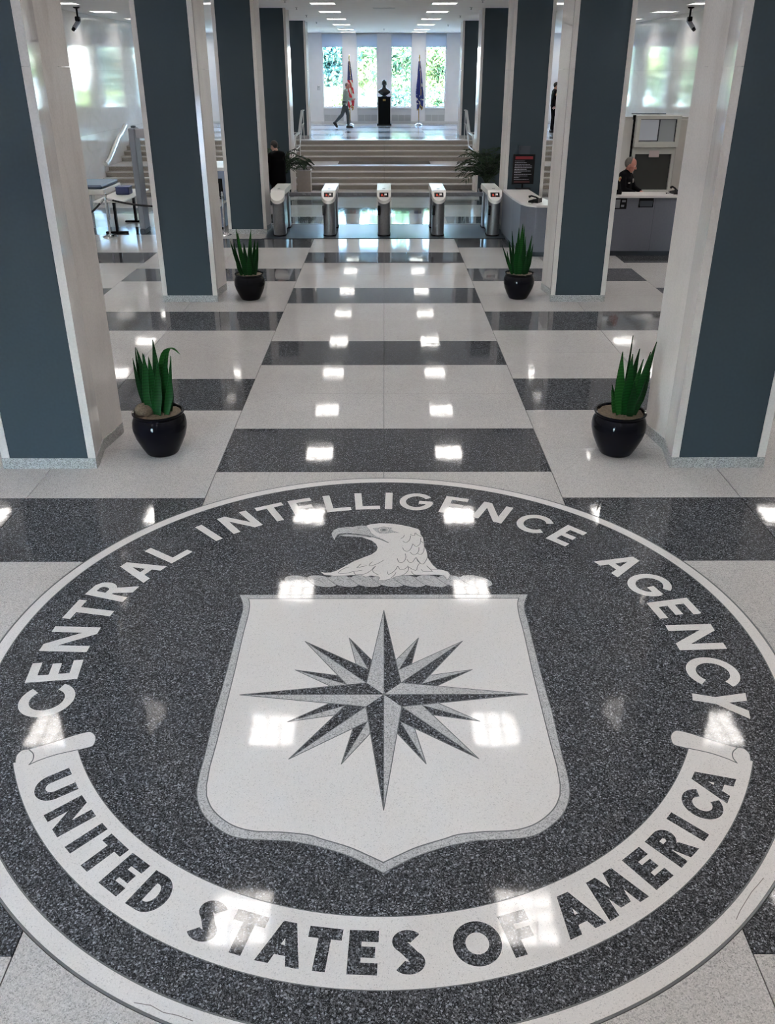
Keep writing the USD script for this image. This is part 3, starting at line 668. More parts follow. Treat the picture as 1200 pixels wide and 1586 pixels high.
for i, x in enumerate([-17, -12, -7.5, -2.5, 2.4, 7.2, 12, 17]):
    rng = np.random.default_rng(500 + i)
    t = thing('tree', f'tall tree of the far row outside the windows, {ordn[i]} from the left', 'tree', (x, 61 + (i % 3) * 1.3, 1.0), 0, 'far row of trees')
    blobs = [((1.2 * (rng.random() - .5), 1.2 * (rng.random() - .5), 1.0 + (.38 if abs(x) < 9 else 1.05) * b), (1.25, 1.1, .95), 1 / 8) for b in range(8)]
    obj('foliage', leaf_cloud(rng, blobs, 2600, .20), leaf_ms[(i * 2 + 1) % 3], t, kind='stuff')
    obj('trunk', [tube([(0, 0, -.4), (.05, 0, 2.5), (0, .1, 3.6)], [.2, .14, .04], 8)] + [tube([(0.03, 0, b[0][2] * .6), b[0]], [.06, .015], 6) for b in blobs[::2]], bark, t)
for i, (x, y, mi, w_) in enumerate([(-6.2, 43.5, 1, 'left of the window row'), (-1.9, 42.2, 0, 'below the gap between the two left middle windows'), (0.5, 42.4, 2, 'behind the bust'), (2.8, 43.6, 1, 'below the window right of the blue flag'), (5.6, 43.8, 0, 'right of the window row'), (-4.6, 42.8, 2, 'below the leftmost middle window')]):
    rng = np.random.default_rng(300 + i)
    t = thing('shrub', f'low leafy shrub outside in the court, {w_}', 'shrub', (x, y, .85), 0, 'shrubs outside the windows')
    blobs = [((.9 * (rng.random() - .5), .6 * (rng.random() - .5), .3 + .22 * b), (.65, .6, .42), 1 / 6) for b in range(6)]
    obj('foliage', leaf_cloud(rng, blobs, 1200, .10), leaf_ms[mi], t, kind='stuff')
    obj('stem', [tube([(0, 0, -.2), b[0]], [.03, .01], 5) for b in blobs], bark, t)

# ------------------------------------------------------------------ potted snake plants
pot_m = M('black_glaze', {"t": ("texture_coordinate", {}), "v": ("voronoi_texture", {"scale": 20.0}), "r": ("rgb_ramp", {"ramp": [(.0, (.10, .10, .11)), (.07, (.002, .002, .004))]}),
                          "p": ("principled_bsdf", {"roughness": .06, "ior": 1.5, "specular_ior_level": .12})}, [("t.object", "v.vector"), ("v.distance", "r.fac"), ("r.color", "p.base_color")])
soil_m = varied('dry_soil', (.13, .10, .07), .35, 40, .95, bump=.6)
coir_m = varied('coconut_fibre', (.12, .085, .058), .35, 60, .95, bump=.8)
snake_ms = []
for nm, a, b in (('snake_leaf_dark', (.003, .020, .005), (.004, .029, .007)), ('snake_leaf_mid', (.004, .034, .007), (.006, .050, .010)), ('snake_leaf_light', (.009, .055, .011), (.016, .082, .016))):
    snake_ms.append(M(nm, {"t": ("texture_coordinate", {}), "w": ("wave_texture", {"bands_direction": "z", "scale": 11.0, "distortion": 5.0, "detail": 3.0}), "r": ("rgb_ramp", {"ramp": [(.2, a), (.8, b)]}),
                           "p": ("principled_bsdf", {"roughness": .5, "specular_ior_level": .12})}, [("t.object", "w.vector"), ("w.color", "r.fac"), ("r.color", "p.base_color")]))
def sword_leaf(base, tip, width, bend, twist, n=12):
    """an upright tapering leaf of folded section, closed and thin"""
    base, tip = np.array(base, float), np.array(tip, float)
    ax = tip - base; mid = base + ax * .5 + np.array(bend)
    P = bez(base, mid, tip, n)
    rows = []
    for i, p in enumerate(P):
        s = i / (n - 1)
        w = width * (.55 + .45 * min(s / .35, 1)) * (1 - max((s - .35) / .65, 0) ** 1.5) + .0015
        a = twist + .5 * s
        d = np.array([math.cos(a), math.sin(a), 0]); q = np.array([-math.sin(a), math.cos(a), 0])
        fold = w * .28
        rows.append([p - d * w - q * fold, p + q * fold * .4, p + d * w - q * fold, p + d * w * .98 - q * (fold + .004), p + q * (fold * .4 - .008), p - d * w * .98 - q * (fold + .004)])
    V = np.array(rows).reshape(-1, 3); F = []
    for i in range(n - 1):
        for j in range(6):
            a, b = i * 6 + j, i * 6 + (j + 1) % 6
            F += [[a, b, b + 6], [a, b + 6, a + 6]]
    F += [[0, 2, 1], [0, 3, 2], [0, 4, 3], [0, 5, 4]]
    k = (n - 1) * 6
    F += [[k, k + 1, k + 2], [k, k + 2, k + 3], [k, k + 3, k + 4], [k, k + 4, k + 5]]
    return trimesh.Trimesh(V, F, process=False)
def snake_pot(label, loc, leaves, s=1.0, ball=None):
    t = thing('potted_snake_plant', label, 'potted plant', loc, 0, 'black pots of snake plants')
    prof = [(0, 0), (.145, 0), (.155, .012), (.195, .09), (.233, .18), (.250, .255), (.252, .30), (.245, .345), (.230, .378), (.222, .390), (.228, .402), (.238, .412), (.240, .422), (.233, .43), (.220, .428), (.212, .41), (.205, .385), (.0, .375)]
    obj('pot', lathe([(r * s, z * s * .975) for r, z in prof], 48), pot_m, t, smooth=50)
    g = []
    rng = np.random.default_rng(7)
    r_ = np.linspace(0, .210 * s, 8)
    V = [(0, 0, .402 * s)]; F = []
    for i in range(1, 8):
        for j in range(28):
            a = 2 * pi * j / 28
            V.append((r_[i] * math.cos(a), r_[i] * math.sin(a), s * (.387 + .018 * rng.random() + .012 * (1 - i / 7))))
    for j in range(28): F.append([0, 1 + j, 1 + (j + 1) % 28])
    for i in range(6):
        for j in range(28):
            a, b = 1 + i * 28 + j, 1 + i * 28 + (j + 1) % 28
            F += [[a, a + 28, b + 28], [a, b + 28, b]]
    obj('soil', trimesh.Trimesh(np.array(V), F, process=False), soil_m, t, smooth=True)
    if ball:
        m = trimesh.creation.icosphere(3, 1.0); v = m.vertices
        m.vertices = v * (1 + .12 * (meshkit.fbm(v * 2.2 + 5, 3, 2) - .5))[:, None] * np.array(ball[1]) + np.array(ball[0])
        obj('coconut_husk', m, coir_m, t, smooth=True)
    for (bx_, by_, tx, ty, tz, w, mi, bend, tw) in leaves:
        obj('leaf', sword_leaf((bx_, by_, .385 * s), (tx, ty, tz * .925), w * 1.03, bend, tw), snake_ms[mi], t, smooth=45)
    return t
# leaves: base x,y, tip x,y,z, half width, tone, bend, twist   (camera looks along +y, from above)
L1_ = [(-.09, .0, -.175, .02, 1.00, .022, 0, (-.03, 0, 0), .1), (-.08, .04, -.15, .05, 1.10, .018, 0, (-.05, 0, 0), .3), (-.06, -.02, -.125, .0, 1.115, .034, 0, (.02, 0, 0), .0),
       (-.03, .02, -.085, .03, 1.05, .036, 1, (0, 0, 0), -.2), (-.06, -.06, -.055, -.03, 1.06, .040, 1, (-.01, 0, 0), .0), (.0, -.05, -.02, -.02, 1.03, .040, 1, (0, 0, 0), .2),
       (.03, .0, .028, .02, 1.19, .040, 0, (0, 0, 0), .05), (.02, -.07, .06, -.03, .98, .036, 1, (0, 0, 0), -.1), (.07, .0, .125, .02, 1.06, .038, 1, (0, 0, 0), .1),
       (.06, .05, .255, .04, 1.03, .040, 2, (-.10, 0, .55), .1), (.10, -.04, .185, -.02, 1.04, .022, 1, (.0, 0, 0), .3), (.09, -.06, .165, -.04, .88, .034, 1, (.02, 0, 0), .0), (.11, .02, .14, .03, .86, .022, 0, (.02, 0, 0), .2), (.0, .07, .01, .08, 1.08, .022, 0, (0, 0, 0), .0)]
snake_pot('glossy black pot of snake plant with coconut husk, left of the seal', (-2.115, 3.0, 0), L1_, 1.0, ((-.115, -.045, .435), (.088, .078, .075)))
L2_ = [(-.02, -.05, -.055, -.01, 1.08, .050, 2, (-.03, 0, 0), .0), (.02, -.06, .035, -.02, 1.06, .052, 1, (-.01, 0, 0), .1), (.02, .04, .04, .06, 1.22, .016, 0, (0, 0, 0), .1), (.05, .02, .115, .05, 1.09, .044, 0, (-.02, 0, 0), .0),
       (.06, -.02, .145, .0, 1.00, .044, 2, (-.02, 0, 0), .15), (.09, -.05, .195, -.02, 1.08, .046, 1, (-.01, 0, 0), .0), (.10, .02, .26, .05, 1.16, .046, 1, (.0, 0, 0), .1), (.10, -.06, .175, -.04, .82, .034, 0, (.02, 0, 0), .2),
       (.12, .0, .23, .02, .86, .026, 0, (.03, 0, -.03), .1), (-.06, -.02, -.115, -.01, .68, .026, 2, (0, 0, 0), .3), (-.04, .02, -.10, .04, .72, .022, 1, (0, 0, 0), .0), (.06, -.09, .07, -.07, .80, .040, 0, (0, 0, 0), -.1), (.14, .03, .20, .04, .72, .014, 1, (.02, 0, 0), 0)]
snake_pot('glossy black pot of upright snake plant in bare dry soil, right of the seal', (2.215, 2.98, 0), L2_, 1.0)
L3_ = [(-.10, .0, -.26, .0, .98, .024, 0, (-.02, 0, 0), .1), (-.09, -.03, -.20, -.02, .97, .030, 0, (-.05, 0, 0), .0), (-.06, .02, -.165, .05, 1.18, .036, 1, (-.01, 0, 0), .0), (-.04, -.02, -.13, .0, 1.12, .036, 2, (-.04, 0, 0), .2),
       (-.02, -.05, -.05, -.02, .96, .040, 0, (0, 0, 0), .0), (.02, .02, .07, .03, 1.17, .036, 2, (-.03, 0, 0), .1), (.03, -.05, .05, -.02, .92, .042, 0, (0, 0, 0), -.1), (.06, .0, .12, .02, 1.0, .034, 1, (0, 0, 0), .0),
       (.08, -.03, .17, -.01, .99, .036, 1, (.01, 0, 0), .1), (-.10, -.07, -.18, -.06, .74, .026, 1, (-.03, 0, 0), .2), (-.04, -.09, -.07, -.07, .80, .040, 1, (0, 0, 0), 0), (.02, -.09, .02, -.07, .76, .04, 1, (0, 0, 0), .1), (.10, -.05, .155, -.03, .8, .03, 0, (0, 0, 0), 0)]
snake_pot('glossy black pot of bushy snake plant with spreading tips, in front of the left turnstile', (-2.135, 8.93, 0), L3_, .97)
L4_ = [(-.12, .02, -.30, .05, .90, .020, 0, (0, 0, 0), .1), (-.09, .0, -.20, .02, .98, .026, 0, (0, 0, 0), .0), (-.07, .03, -.15, .06, 1.12, .020, 0, (-.01, 0, 0), .0), (-.03, -.02, -.055, .0, 1.19, .040, 1, (-.02, 0, 0), .1), (.0, .0, .005, .02, 1.25, .042, 2, (-.02, 0, 0), .0),
       (.02, .03, .035, .05, 1.20, .032, 1, (0, 0, 0), .1), (.04, -.04, .03, -.02, .98, .040, 0, (0, 0, 0), .0), (.06, .0, .06, .02, 1.04, .026, 1, (0, 0, 0), .2), (.08, -.02, .155, .0, 1.06, .030, 1, (.0, 0, 0), .0), (.10, -.04, .175, -.03, .92, .030, 0, (.01, 0, 0), .1),
       (-.06, -.06, -.09, -.04, .95, .042, 1, (0, 0, 0), 0), (-.01, -.09, -.03, -.07, .82, .04, 1, (0, 0, 0), 0), (.06, -.08, .10, -.06, .84, .036, 0, (0, 0, 0), .1), (-.12, -.03, -.22, 0, .80, .022, 1, (-.02, 0, 0), .1)]
snake_pot('glossy black pot of tall narrow snake plant, in front of the grey security counter', (2.15, 8.98, 0), L4_, .97)

# ------------------------------------------------------------------ turnstiles
display_m = plain('display_glass', (.008, .008, .010), .45, specular_ior_level=.2)
icon_red = M('icon_red', {"e": ("emission", {"color": (.8, .12, .08), "strength": .55})}, surface='e.emission')
icon_white = M('icon_white', {"e": ("emission", {"color": (.8, .75, .72), "strength": .6})}, surface='e.emission')
glass_m = M('clear_glass', {"t": ("transparent_bsdf", {"color": (.90, .96, .97)}), "gl": ("glossy_bsdf", {"roughness": .01}), "f": ("fresnel", {"IOR": 1.45}), "mx": ("mix_closure", {})},
            [("f.fac", "mx.fac"), ("t.BSDF", "mx.closure1"), ("gl.BSDF", "mx.closure2")], surface='mx.closure')
def stadium(w, y0, y1): return LineString([(0, y0 + w / 2), (0, y1 - w / 2)]).buffer(w / 2, quad_segs=12)
def manifold_of(tm):
    return m3.Manifold(m3.Mesh(np.array(tm.vertices, np.float32), np.array(tm.faces, np.uint32)))
hood_prof = Polygon([(-.075, .70), (.165, .868), (1.52, .83), (1.54, .90), (1.46, .955), (.17, .968), (.145, .962), (-.075, .765)])
under_prof = Polygon([(-.3, 0), (2, 0), (2, .835), (.165, .866), (-.075, .698), (-.3, .54)])
hp = prism(hood_prof, -.17, .17)                       # profile in (y,z), extruded across x
hp.vertices = np.c_[hp.vertices[:, 2], hp.vertices[:, 0], hp.vertices[:, 1]]
hp.fix_normals()
hood_mesh = to_tm(manifold_of(hp) ^ manifold_of(prism(stadium(.305, -.07, 1.75), .6, 1.1)))
def yz_prism(p, w):
    m = prism(p, -w, w); m.vertices = np.c_[m.vertices[:, 2], m.vertices[:, 0], m.vertices[:, 1]]; m.fix_normals(); return m
ped_mesh = to_tm(manifold_of(yz_prism(under_prof, .3)) ^ manifold_of(prism(stadium(.262, 0, .46), .02, 1.0)))
def turnstile(label, x, face, cardslot):
    t = thing('turnstile', label, 'turnstile', (x, 14.45, 0), 0, 'row of five turnstiles')
    obj('pedestal', ped_mesh.copy(), steel, t, smooth=40)
    obj('rear_pedestal', prism(stadium(.262, 1.02, 1.5), .02, .828), steel, t, smooth=40)
    obj('side_panel', bx(-.095, .095, .30, 1.2, .06, .78), plain_panel, t)
    obj('base_shoe', [prism(stadium(.285, -.012, .475), 0, .035), prism(stadium(.285, 1.0, 1.51), 0, .035)], black_matte, t)
    obj('hood', hood_mesh.copy(), white_plastic, t, smooth=30)
    obj('release_button', cbx(-.03, .03, .35, .42, .96, .972, .003), steel, t)
    if face:
        # dark display set into the sloping face
        c = np.array([0, .050, .878]); u = np.array([1, 0, 0]); v = np.array([0, .22, .197]); v = v / np.linalg.norm(v); n = np.cross(u, v)
        def plate(a0, a1, b0, b1, th):
            m = bx(a0, a1, b0, b1, 0, th)
            R = np.eye(4); R[:3, 0], R[:3, 1], R[:3, 2], R[:3, 3] = u, v, n, c
            m.apply_transform(R); return m
        d = obj('display', plate(-.098, .098, -.058, .062, .004), display_m, t)
        obj('display_icon', plate(-.06, -.025, -.035, .02, .006), icon_red, d)
        obj('display_icon', plate(.012, .062, -.012, .034, .006), icon_white, d)
        obj('display_icon', plate(-.01, .01, -.045, -.02, .006), icon_red, d)
    if cardslot:
        obj('card_reader', cbx(-.137, -.085, -.006, .08, .46, .66, .006), black_gloss, t)
    return t
plain_panel = varied('panel_grey_steel', (.34, .36, .39), .05, 20, .25, .7)
turnstile('leftmost turnstile, its white rounded hood without a display', -2.31, False, False)
turnstile('turnstile with lit display, second from the left in the row', -1.205, True, True)
turnstile('middle turnstile of the row, straight below the bust on its pedestal', -.005, True, True)
turnstile('turnstile with lit display, fourth from the left in the row', 1.185, True, True)
turnstile('rightmost turnstile, next to the grey security counter', 2.40, True, True)
lanes = [(-2.31, -1.205, 'first'), (-1.205, -.005, 'second'), (-.005, 1.185, 'third'), (1.185, 2.40, 'fourth')]
for a, b, n in lanes:
    g = thing('swing_barrier', f'steel rail with glass panel closing the {n} turnstile lane from the left', 'barrier', ((a + b) / 2, 15.42, 0), 0, 'barriers between the turnstiles')
    w = (b - a) / 2 - .155
    obj('barrier_rail', cbx(-w, w, -.02, .02, .73, .82, .008), steel, g)
    obj('glass_panel', bx(-w + .02, w - .02, -.006, .006, .12, .73), glass_m, g)
    obj('bracket', [cbx(s - .035, s + .035, -.045, .03, .745, .79, .006) for s in (-.06, .06)], steel, g)
mat_m = varied('ribbed_rubber_mat', (.016, .022, .034), .2, 30, .35)
mt = thing('floor_mat', 'dark blue-grey mat under the row of turnstiles', 'mat', (0, 15.15, 0))
obj('mat_sheet', cbx(-2.62, 2.72, -.92, .92, 0, .008, .004), mat_m, mt)
obj('mat_edge', [bx(-2.66, 2.76, -.96, -.92, 0, .006), bx(-2.66, 2.76, .92, .96, 0, .006)], black_matte, mt)

# ------------------------------------------------------------------ handrails by the stairs
for s, side in ((-1, 'left'), (1, 'right')):
    h = thing('handrail', f'pale metal handrail on the {side} side of the middle stairs', 'handrail', (s * 2.80, 24.5, 0))
    pts = [(27.05, 2.09), (26.45, 2.08), (25.2, 1.475), (23.75, 1.465), (22.45, .93)]
    def flat(pp, w, th, dz=0):
        ms = []
        for (y0, z0), (y1, z1) in zip(pp[:-1], pp[1:]):
            L = math.hypot(y1 - y0, z1 - z0); m = cbx(-w / 2, w / 2, -L / 2 - th / 2, L / 2 + th / 2, -th / 2, th / 2, .004)
            a = math.atan2(z1 - z0, y1 - y0)
            m.apply_transform(trimesh.transformations.rotation_matrix(a, [1, 0, 0]))
            m.apply_translation([0, (y0 + y1) / 2 - 24.5, (z0 + z1) / 2 + dz]); ms.append(m)
        return ms
    obj('top_rail', flat(pts, .085, .035) + [cbx(min(0, s * .4), max(0, s * .4), 2.52, 2.58, 2.075, 2.11, .004)], rail_metal, h)
    obj('lower_rail', flat(pts, .03, .03, -.42), rail_metal, h)
    for y, zt, zb in ((26.9, 2.08, UP), (25.3, 1.5, RH * 5), (23.85, 1.46, RH * 4), (22.5, .95, 0)):
        obj('rail_post', cyl((0, y - 24.5, zb), (0, y - 24.5, zt), .018), rail_metal, h)
    obj('return_rail', cbx(min(0, s * .4), max(0, s * .4), .80, .84, 1.45, 1.48, .004), rail_metal, h)
wr_ = thing('handrail', 'white handrail fixed to the marble wall of the left aisle stairs', 'handrail', (-8.62, 24.3, 0))
obj('rail_bar', [tube([(0, -1.3, .70), (0, -.9, .78), (0, .35, 1.36), (0, .75, 1.46), (0, 1.3, 1.68)], .07, 12)], rail_metal, wr_)
for y, z in ((-.9, .78), (.3, 1.34), (1.1, 1.6)): obj('rail_bracket', cyl((0, y, z - .02), (-.13, y, z - .07), .015, 8), rail_metal, wr_)

# ------------------------------------------------------------------ flags, bust
gold = plain('brass', (.62, .43, .14), .3, 1.0)
def flag(label, x, y, mat, extra=None):
    t = thing('flag', label, 'flag', (x, y, UP))
    obj('stand', lathe([(0, 0), (.17, 0), (.175, .02), (.12, .06), (.04, .09), (.03, .22), (0, .22)], 24), chrome if True else gold, t, smooth=40)
    obj('pole', cyl((0, 0, .1), (0, 0, 2.62), .016), gold, t)
    obj('finial', lathe([(0, 0), (.03, .01), (.035, .04), (.015, .07), (.03, .10), (.0, .17)], 12, (0, 0, 2.62)), gold, t, smooth=40)
    n, k = 40, 26
    V = []
    for i in range(k):
        s = i / (k - 1)
        z = 2.52 - 1.78 * s
        for j in range(n):
            a = 2 * pi * j / n
            r = (.03 + .115 * min(s * 1.5, 1) * (1 - .35 * max((s - .8) / .2, 0))) * (1 + .30 * math.sin(5 * a + 2.2 * s) + .15 * math.sin(9 * a - 3 * s))
            V.append((.03 * s + r * math.cos(a) * .95, r * math.sin(a) * .8, z - .10 * s * math.sin(a * 2 + .5) * (1 if s > .6 else s)))
    V = np.array(V); F = []
    for i in range(k - 1):
        for j in range(n):
            a, b = i * n + j, i * n + (j + 1) % n
            F += [[a, a + n, b + n], [a, b + n, b]]
    cl = obj('cloth', trimesh.Trimesh(V, F, process=False), mat, t, smooth=True)
    fr = V[-n:].copy(); lo = fr.copy(); lo[:, 2] -= .05
    FV = np.vstack([fr, lo]); FF = []
    for j in range(n): FF += [[j, j + n, (j + 1) % n + n], [j, (j + 1) % n + n, (j + 1) % n]]
    obj('fringe', trimesh.Trimesh(FV, FF, process=False), gold, cl)
    obj('cord', [tube([(0, -.02, 2.55), (.05, -.15, 2.0), (.07, -.16, 1.45)], .008, 6), tube([(.07, -.16, 1.45), (.08, -.16, 1.2)], [.02, .012], 6)], gold, t)
    return t
# furled stripes: canton at the top, red and white stripes below, all in flag space
us_m = M('striped_flag_cloth', {"t": ("texture_coordinate", {}), "sx": ("separate_xyz", {}), "at": ("math", {"math_type": "arctan2"}), "mA": ("math", {"math_type": "multiply_add", "value2": 3.0, "value3": 0.0}), "ad": ("math", {"math_type": "multiply_add", "value2": 13.0}),
                                "sn": ("math", {"math_type": "sine"}), "gt": ("math", {"math_type": "greater_than", "value2": 0.0}),
                                "st": ("mix_color", {"a": (.52, .02, .03), "b": (.75, .73, .70)}), "gz": ("math", {"math_type": "greater_than", "value2": 1.80}),
                                "v": ("voronoi_texture", {"scale": 13.0}), "vr": ("rgb_ramp", {"ramp": [(0.0, (.75, .75, .78)), (.20, (.02, .03, .14))], "interpolate": False}),
                                "mx": ("mix_color", {}), "p": ("principled_bsdf", {"roughness": .7})},
         [("t.object", "sx.vector"), ("sx.y", "at.value1"), ("sx.x", "at.value2"), ("at.value", "mA.value1"), ("sx.z", "ad.value1"), ("mA.value", "ad.value3")] +
         [("ad.value", "sn.value1")] + [("sn.value", "gt.value1"), ("gt.value", "st.fac"), ("sx.z", "gz.value1"), ("gz.value", "mx.fac"), ("st.result", "mx.a"), ("t.object", "v.vector"), ("v.distance", "vr.fac"), ("vr.color", "mx.b"), ("mx.result", "p.base_color")])
blue_flag_m = M('blue_flag_cloth', {"t": ("texture_coordinate", {}), "n": ("noise_texture", {"scale": 5.5, "detail": 1.0}), "r": ("rgb_ramp", {"ramp": [(.60, (.012, .02, .16)), (.63, (.66, .64, .58))], "interpolate": False}), "p": ("principled_bsdf", {"roughness": .6})},
                [("t.object", "n.vector"), ("n.fac", "r.fac"), ("r.color", "p.base_color")])
flag('furled red and white striped flag on a tall pole, behind the walking person', -1.49, 35.0, us_m)
flag('furled dark blue flag with pale emblem on a tall pole', 1.50, 35.0, blue_flag_m, 'c')

ped_m = plain('pedestal_black', (.003, .004, .005), .5, specular_ior_level=.08)
ped = thing('pedestal', 'square black pedestal with a small gold plate, carrying the bust', 'pedestal', (0, 35.1, UP))
obj('shaft', cbx(-.265, .265, -.265, .265, .05, 1.12, .012), ped_m, ped)
obj('foot', cbx(-.31, .31, -.31, .31, 0, .06, .01), ped_m, ped)
obj('top_slab', cbx(-.285, .285, -.285, .285, 1.11, 1.145, .008), ped_m, ped)
obj('plate', bx(-.06, .06, -.27, -.262, .98, 1.06), gold, ped)
# ------------------------------------------------------------------ people
skin_m = varied('skin', (.50, .27, .20), .06, 30, .5)
skin_red_m = varied('skin_ruddy', (.52, .22, .17), .06, 30, .5)
hair_gray = varied('hair_grey', (.11, .10, .09), .2, 60, .7)
hair_dark = varied('hair_dark', (.025, .02, .018), .2, 60, .6)
uniform_m = varied('uniform_black', (.004, .0035, .005), .15, 30, .8, specular_ior_level=.1)
suit_m = varied('suit_black', (.003, .003, .0035), .15, 30, .85, specular_ior_level=.05)
sage_m = varied('sage_shirt', (.25, .29, .25), .08, 20, .8)
slacks_m = varied('grey_slacks', (.055, .068, .075), .1, 20, .8)
shoe_m = plain('shoe_leather', (.012, .011, .011), .35)
eye_w = plain('eye_white', (.7, .68, .65), .3)
eye_d = plain('eye_dark', (.02, .015, .012), .3)
lip_m = plain('lips', (.36, .14, .12), .5)

def ball(p, r): return m3.Manifold.sphere(r, 16).translate([float(a) for a in p])
def bone(p, q, a, b): return m3.Manifold.batch_hull([ball(p, a), ball(q, b)])
def ellipsoid(c, r, rotx=0, roty=0): return m3.Manifold.sphere(1.0, 24).scale([float(a) for a in r]).rotate([rotx, roty, 0]).translate([float(a) for a in c])
def union(ms): return m3.Manifold.batch_boolean(ms, m3.OpType.Add)
def soft(man, edge=.022, it=8):
    tm = to_tm(man.refine_to_length(edge))
    tm.merge_vertices()
    trimesh.smoothing.filter_taubin(tm, lamb=.5, nu=.52, iterations=it)
    return tm
def lerp(a, b, t): return tuple(np.array(a) * (1 - t) + np.array(b) * t)

def head_solid(c, fwd, s=1.0, tilt=0.0):
    """head about c, facing local +x turned by fwd (rad about z) and nodding by tilt"""
    ms = [ellipsoid((0, 0, .03), (.098, .076, .098)), ellipsoid((.025, 0, -.035), (.072, .060, .085)), ellipsoid((.05, 0, -.09), (.036, .036, .030)),
          m3.Manifold.batch_hull([ball((.088, 0, .018), .010), ball((.116, 0, -.028), .013), ball((.088, .012, -.034), .010), ball((.088, -.012, -.034), .010)]),
          m3.Manifold.batch_hull([ball((.086, .038, .032), .010), ball((.093, 0, .030), .010), ball((.086, -.038, .032), .010)]),
          m3.Manifold.batch_hull([ball((.080, .018, -.066), .012), ball((.087, 0, -.066), .012), ball((.080, -.018, -.066), .012)])]
    for sy in (-1, 1):
        ms.append(ellipsoid((-.005, sy * .078, -.005), (.022, .010, .033)))
        ms.append(ellipsoid((.055, sy * .045, -.02), (.03, .02, .025)))
    return union(ms).scale([s] * 3).rotate([0, math.degrees(tilt), 0]).rotate([0, 0, math.degrees(fwd)]).translate([float(a) for a in c])
def head_tf(c, fwd, s, tilt):
    R = trimesh.transformations.rotation_matrix
    T = np.eye(4); T[:3, 3] = c
    S = np.diag([s, s, s, 1.0])
    return T @ R(fwd, [0, 0, 1]) @ R(tilt, [0, 1, 0]) @ S

def hand_parts(wrist, d, palm_n, side, curl=.5):
    """palm and five fingers; d = direction of the hand, palm_n = palm normal"""
    w = np.array(wrist, float); d = np.array(d, float); d /= np.linalg.norm(d)
    n = np.array(palm_n, float); n -= d * n.dot(d); n /= np.linalg.norm(n)
    x = np.cross(d, n) * side
    ms = [m3.Manifold.batch_hull([ball(w, .024), ball(w + d * .085 + x * .030, .013), ball(w + d * .088 - x * .030, .013), ball(w + d * .03 + x * .030, .014), ball(w + d * .03 - x * .026, .014)])]
    for k, (off, L) in enumerate(((.031, .068), (.011, .076), (-.010, .070), (-.029, .056))):
        p = w + d * .085 + x * off
        q = p + (d * math.cos(curl * .6) + n * math.sin(curl * .6)) * L * .5
        r = q + (d * math.cos(curl * 1.5) + n * math.sin(curl * 1.5)) * L * .5
        ms += [bone(p, q, .0095, .0088), bone(q, r, .0088, .0078)]
    p = w + d * .025 + x * .030
    q = p + d * .03 + x * .028 + n * .012
    r = q + d * .030 + x * .006 + n * .012
    ms += [bone(p, q, .012, .0105), bone(q, r, .0105, .009)]
    return ms

